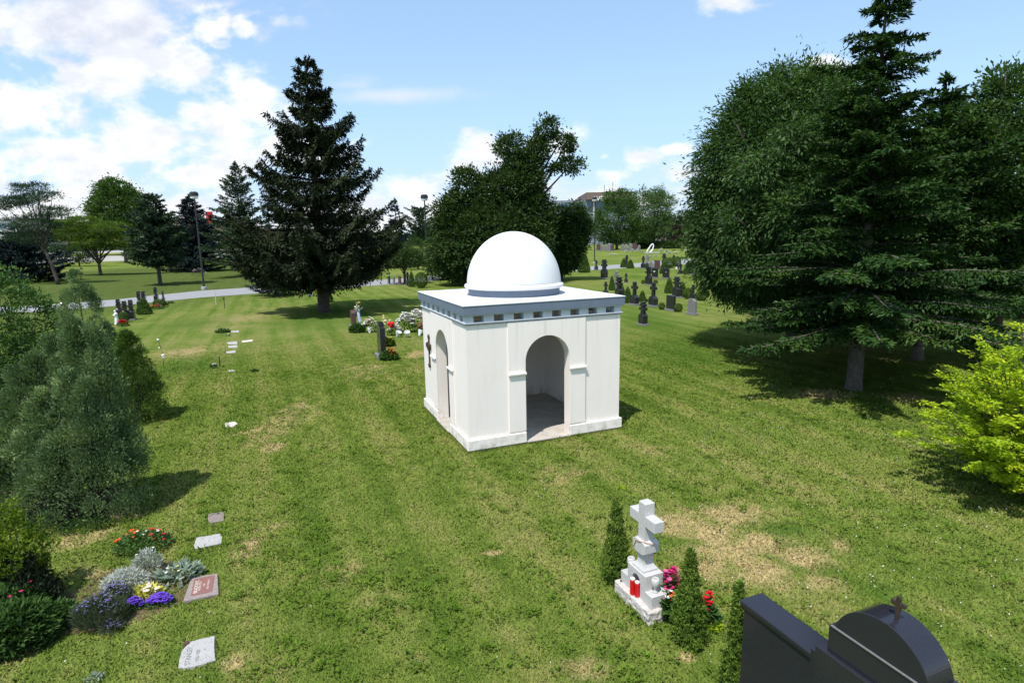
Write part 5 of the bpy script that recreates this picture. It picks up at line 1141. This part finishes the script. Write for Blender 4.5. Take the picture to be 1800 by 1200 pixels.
tagit(link('hedge', hd, M['l_dark']), 'dark clipped hedge behind the far white arch', 'hedge')
ar_ = thing('arch_sculpture', 'white looped stone sculpture standing in the far cemetery', 'sculpture', G(1143, 445)); hA = HT(G(1143, 445), 428)
bm = MB(); bm.tube([(-.9, 0, 0), (-.8, 0, hA * .3), (-.2, 0, hA * .62), (.3, 0, hA * .9), (.6, 0, hA * .97), (.85, 0, hA * .8), (.7, 0, hA * .45), (.3, 0, hA * .2), (-.2, 0, hA * .1)], [.2, .18, .17, .16, .15, .16, .18, .2, .16], 10)
bm.build('loop', M['white'], ar_, smooth=True); MB().box(-1.6, 2.4, -.8, .8, -.05, .25).build('base', M['slab'], ar_)

# graves left of the chapel
dg_ = thing('tall_headstone', 'tall dark headstone seen edge on, left of the chapel', 'gravestone', G(672, 628), YAW); hh = HT(G(672, 628), 566)
MB().box(-.24, .24, -.55, .55, -.04, .14).build('base', M['granite_g'], dg_, .01); MB().box(-.11, .11, -.42, .42, .141, hh * .62).build('tablet', M['granite_k'], dg_, .015)
shaped('top', [(-.42, hh * .621), (.42, hh * .621), (.40, hh * .86), (.22, hh * .88), (.20, hh), (-.20, hh), (-.22, hh * .88), (-.40, hh * .86)], -.11, .11, M['granite_k'], dg_)
b_ = G(622, 574); hh = HT(b_, 545)
ft = thing('tall_headstone', 'dark headstone carrying a bouquet, in the shade of the tall spruce', 'gravestone', b_, YAW)
MB().box(-.22, .22, -.42, .42, -.04, .12).build('base', M['granite_g'], ft, .01); shaped('tablet', [(-.3, .121), (.3, .121), (.3, hh * .85), (.2, hh), (-.2, hh), (-.3, hh * .85)], -.13, .13, M['maroon'], ft)
rngf = np.random.default_rng(44)
bq = thing('bouquet', 'bouquet of white and yellow flowers with a pale blue ribbon on the dark headstone', 'bouquet', b_ + Vector((.35, -.15, hh * .9)))
link('blossoms', np_mesh('blossoms', petals(rngf, rngf.normal(0, .11, (26, 3)) + np.array([0, 0, .15]), .10), 4), M['fl_white'], bq)
link('blossoms', np_mesh('blossoms', petals(rngf, rngf.normal(0, .10, (12, 3)) + np.array([0, 0, .38]), .09), 4), M['fl_yellow'], bq)
MB().tube([(0, 0, .05), (.05, -.1, -.25), (.12, -.12, -.55), (.05, -.1, -.85)], [.10, .08, .10, .03], 6).build('ribbon', M['bluecloth'], bq)
ps = thing('flower_stand', 'pale yellow post of flowers behind the dark edge on headstone', 'flower stand', G(676, 585)); hp = HT(G(676, 585), 553)
MB().tube([(0, 0, 0), (0, 0, hp)], .045, 8).build('post', M['fl_yellow'], ps); link('blossoms', np_mesh('blossoms', petals(rngf, rngf.normal(0, .12, (20, 3)) + np.array([.05, 0, hp * .62]), .09), 4), M['fl_cream'], ps)
rb = thing('heart_balloon', 'red heart shaped ornament on a stick among the white flowers', 'ornament', G(688.5, 590)); hp = HT(G(688.5, 590), 570)
MB().tube([(0, 0, 0), (0, 0, hp)], .012, 6).build('stick', M['metal_d'], rb); bm = MB(); bm.ball((-.07, 0, hp + .03), .12, 2); bm.ball((.07, 0, hp + .03), .12, 2); bm.ball((0, 0, hp - .06), .12, 2, (1, 1, 1.1)); bm.build('heart', M['fl_red'], rb, smooth=True)
for px, py, lab in ((650, 585, 'white paper wrap at the foot of the cream flower basket'), (698, 592, 'white paper wrap below the wreath beside the dark slab'), (716, 592, 'small white paper cone before the mass of white flowers'), (737, 590, 'white paper wrap nearest to the chapel wall')):
    o = MB().lathe([(.05, 0), (.16, .32), (.15, .32), (.04, .02)], 9).build('paper_wrap', M['white']); o.location = G(px, py); o.rotation_euler = (.4, .2, px); tagit(o, lab, 'paper wrap', 'paper wraps of the funeral flowers')
# statue in the left row: a small robed figure
st = thing('statue', 'small white robed statue bowing over red flowers in the left row', 'statue', G(206, 570), R_(200)); hs = HT(G(206, 570), 545)
bm = MB(); bm.lathe([(.16, .0), (.17, .05), (.13, .06), (.14, .12), (.11, .4), (.09, .62), (.115, .74), (.10, .80), (.04, .84), (.035, .87)], 16); bm.ball((.03, 0, .93), .07, 2, (1, .9, 1.1)); bm.tube([(0, .11, .76), (.08, .12, .62), (.16, .03, .68)], [.04, .035, .03], 8); bm.tube([(0, -.11, .76), (.08, -.12, .62), (.16, -.03, .68)], [.04, .035, .03], 8)
bm.build('figure', M['white'], st, smooth=True); MB().box(-.2, .2, -.2, .2, -.06, .0).build('base', M['slab'], st); st.scale = (hs,) * 3
# poles and spinner in the left lawn
for px, yb, yt, mt_, lab in ((395, 541, 522, 'metal_d', 'thin dark stake in the lawn before the drive'), (380, 535, 511, 'cream', 'thin pale stake left of the dark one')):
    b_ = G(px, yb); h = HT(b_, yt); s = thing('grave_stake', lab, 'stake', b_); MB().tube([(0, 0, 0), (0, 0, h)], .028, 8).build('rod', M[mt_], s); MB().box(-.09, .09, -.02, .02, h * .8, h * .88).build('crossbar', M[mt_], s)
b_ = G(289, 652); h = HT(b_, 597); s = thing('solar_ornament', 'thin rod with white balls and a pale bow beyond the juniper', 'ornament', b_)
MB().tube([(0, 0, 0), (0, 0, h * .6), (-.09, 0, h)], .008, 6).build('rod', M['metal_d'], s)
for dx, f, r in ((-.10, 1.0, .045), (-.09, .74, .035), (.02, .50, .06), (.04, .44, .05)): MB().ball((dx, 0, h * f), r, 2).build('ball', M['white'], s, smooth=True)
s = thing('low_cross', 'low bronze cross among plants near the small pale flat marker', 'cross', G(387, 645), YAW); shaped('cross', [(-.03, 0), (.03, 0), (.03, .28), (.14, .28), (.14, .34), (.03, .34), (.03, .45), (-.03, .45), (-.03, .34), (-.14, .34), (-.14, .28), (-.03, .28)], -.02, .02, M['bronze'], s, .004)

# ------------------------------------------------------------------ lamps
for px, yb, yt, lab in ((359, 509, 337, 'tall dark lamp post beside the left drive'), (752, 492, 342, 'tall dark lamp post between the spruce and the dome'), (1045, 463, 346, 'tall dark lamp post right of the dome')):
    b_ = G(px, yb); h = HT(b_, yt); L = thing('street_lamp', lab, 'street lamp', b_, 0, 'lamp posts along the cemetery drive')
    bm = MB(); bm.lathe([(.28, -.05), (.28, .30), (.24, .34)], 20); bm.build('footing', M['slab'], L)
    MB().lathe([(.12, .341), (.10, 1.0), (.07, h - .72)], 14).build('pole', M['metal_d'], L)
    hd_ = MB().lathe([(.44, h - .458), (.44, h - .12), (.30, h - .04), (.28, h)], 24).build('hood', M['metal_d'], L)
    MB().lathe([(.30, h - .72), (.38, h - .66), (.38, h - .46)], 24).build('lens', M['lamp_w'], hd_)

# ------------------------------------------------------------------ far buildings
def far_box(root, name, px0, px1, y0, y1, Y, depth, mat, dz=0):
    """a block standing Y metres off whose face spans these photo columns and rows"""
    d0, d1, dt, db = DIR(px0, y0), DIR(px1, y0), DIR((px0 + px1) / 2, y0), DIR((px0 + px1) / 2, y1)
    x0, x1 = d0[0] / d0[1] * Y, d1[0] / d1[1] * Y; z1 = CAM_H + dt[2] / dt[1] * Y; z0 = max(0, CAM_H + db[2] / db[1] * Y)
    o = MB().box(x0, x1, Y, Y + depth, z0, z1).build(name, mat, root); return x0, x1, z0, z1
ofc = thing('office_building', 'blue grey office block with a brown top storey far behind the maple', 'building')
Y = 330
far_box(ofc, 'wing', 900, 1032, 353, 430, Y + 4, 30, M['greywall']); far_box(ofc, 'tower', 1030, 1112, 350.5, 430, Y, 40, M['greywall']); far_box(ofc, 'parapet', 1031, 1112, 337.5, 350.2, Y - 3, 44, M['brick'])
for a, b_, y0, y1 in ((1034, 1040, 352, 364), (1048, 1062, 353, 363), (1066, 1090, 353, 363), (1048, 1090, 366, 372), (1020, 1030, 358, 364), (985, 1016, 358, 364)):
    far_box(ofc, 'window', a, b_, y0, y1, Y - .4 if a > 1031 else Y + 3.6, .5, M['glass'])
far_box(ofc, 'column', 1043, 1046, 351, 400, Y - 1.2, .8, M['palewall'])
d_ = DIR(1055, 349.3); text('AVEN', 3.4, d_[0] / d_[1] * (Y - 4), Y - 4, CAM_H + d_[2] / d_[1] * (Y - 4), (R_(90), 0, 0), M['white'], ofc, 'sign_letters', .06)
for px, y0 in ((1062, 325), (1072, 329), (1077, 320)):
    far_box(ofc, 'antenna', px, px + .7, y0, 337, Y + 10, .4, M['metal_d'])
lb = thing('low_building', 'long low brown building with a flat roof behind the left trees', 'building')
far_box(lb, 'wall', 118, 345, 391, 428, 260, 40, M['tan']); far_box(lb, 'roof', 114, 350, 388, 391, 258, 44, M['brick'])
for k in range(12): far_box(lb, 'window', 128 + k * 17.5, 138 + k * 17.5, 404, 414, 259.7, .25, M['glass'])
wb = thing('white_building', 'pale flat roofed building at the far left edge', 'building')
far_box(wb, 'wall', -90, 30, 386, 432, 240, 30, M['palewall']); far_box(wb, 'roof', -92, 32, 383.5, 386, 239, 32, M['slab'])
for k in range(8): far_box(wb, 'window', -85 + k * 14, -75 + k * 14, 394, 402, 239.7, .25, M['glass'])
hs = thing('house', 'yellow and white house seen through the purple tree', 'building')
far_box(hs, 'wall', 1160, 1186, 411, 425, 250, 10, M['cream']); far_box(hs, 'door', 1172, 1175, 414, 424.5, 249.7, .25, M['tan']); far_box(hs, 'terrace', 1155, 1192, 424, 426, 243, 6, M['palewall'])
sg = thing('pylon_sign', 'red pylon sign rising behind the dense blue spruce', 'sign')
far_box(sg, 'panel', 361, 370, 372, 384, 150, 1, M['red']); far_box(sg, 'panel', 362, 371, 386, 390.5, 150, 1, M['red']); far_box(sg, 'post', 362, 365, 384.02, 432, 150.2, .5, M['metal_d'])
sg2 = thing('shop_sign', 'small red sign glimpsed through the large maple', 'sign'); far_box(sg2, 'panel', 200, 213, 379, 385, 257, .5, M['red']); far_box(sg2, 'post', 206, 207, 385.02, 391, 257.1, .3, M['metal_d'])
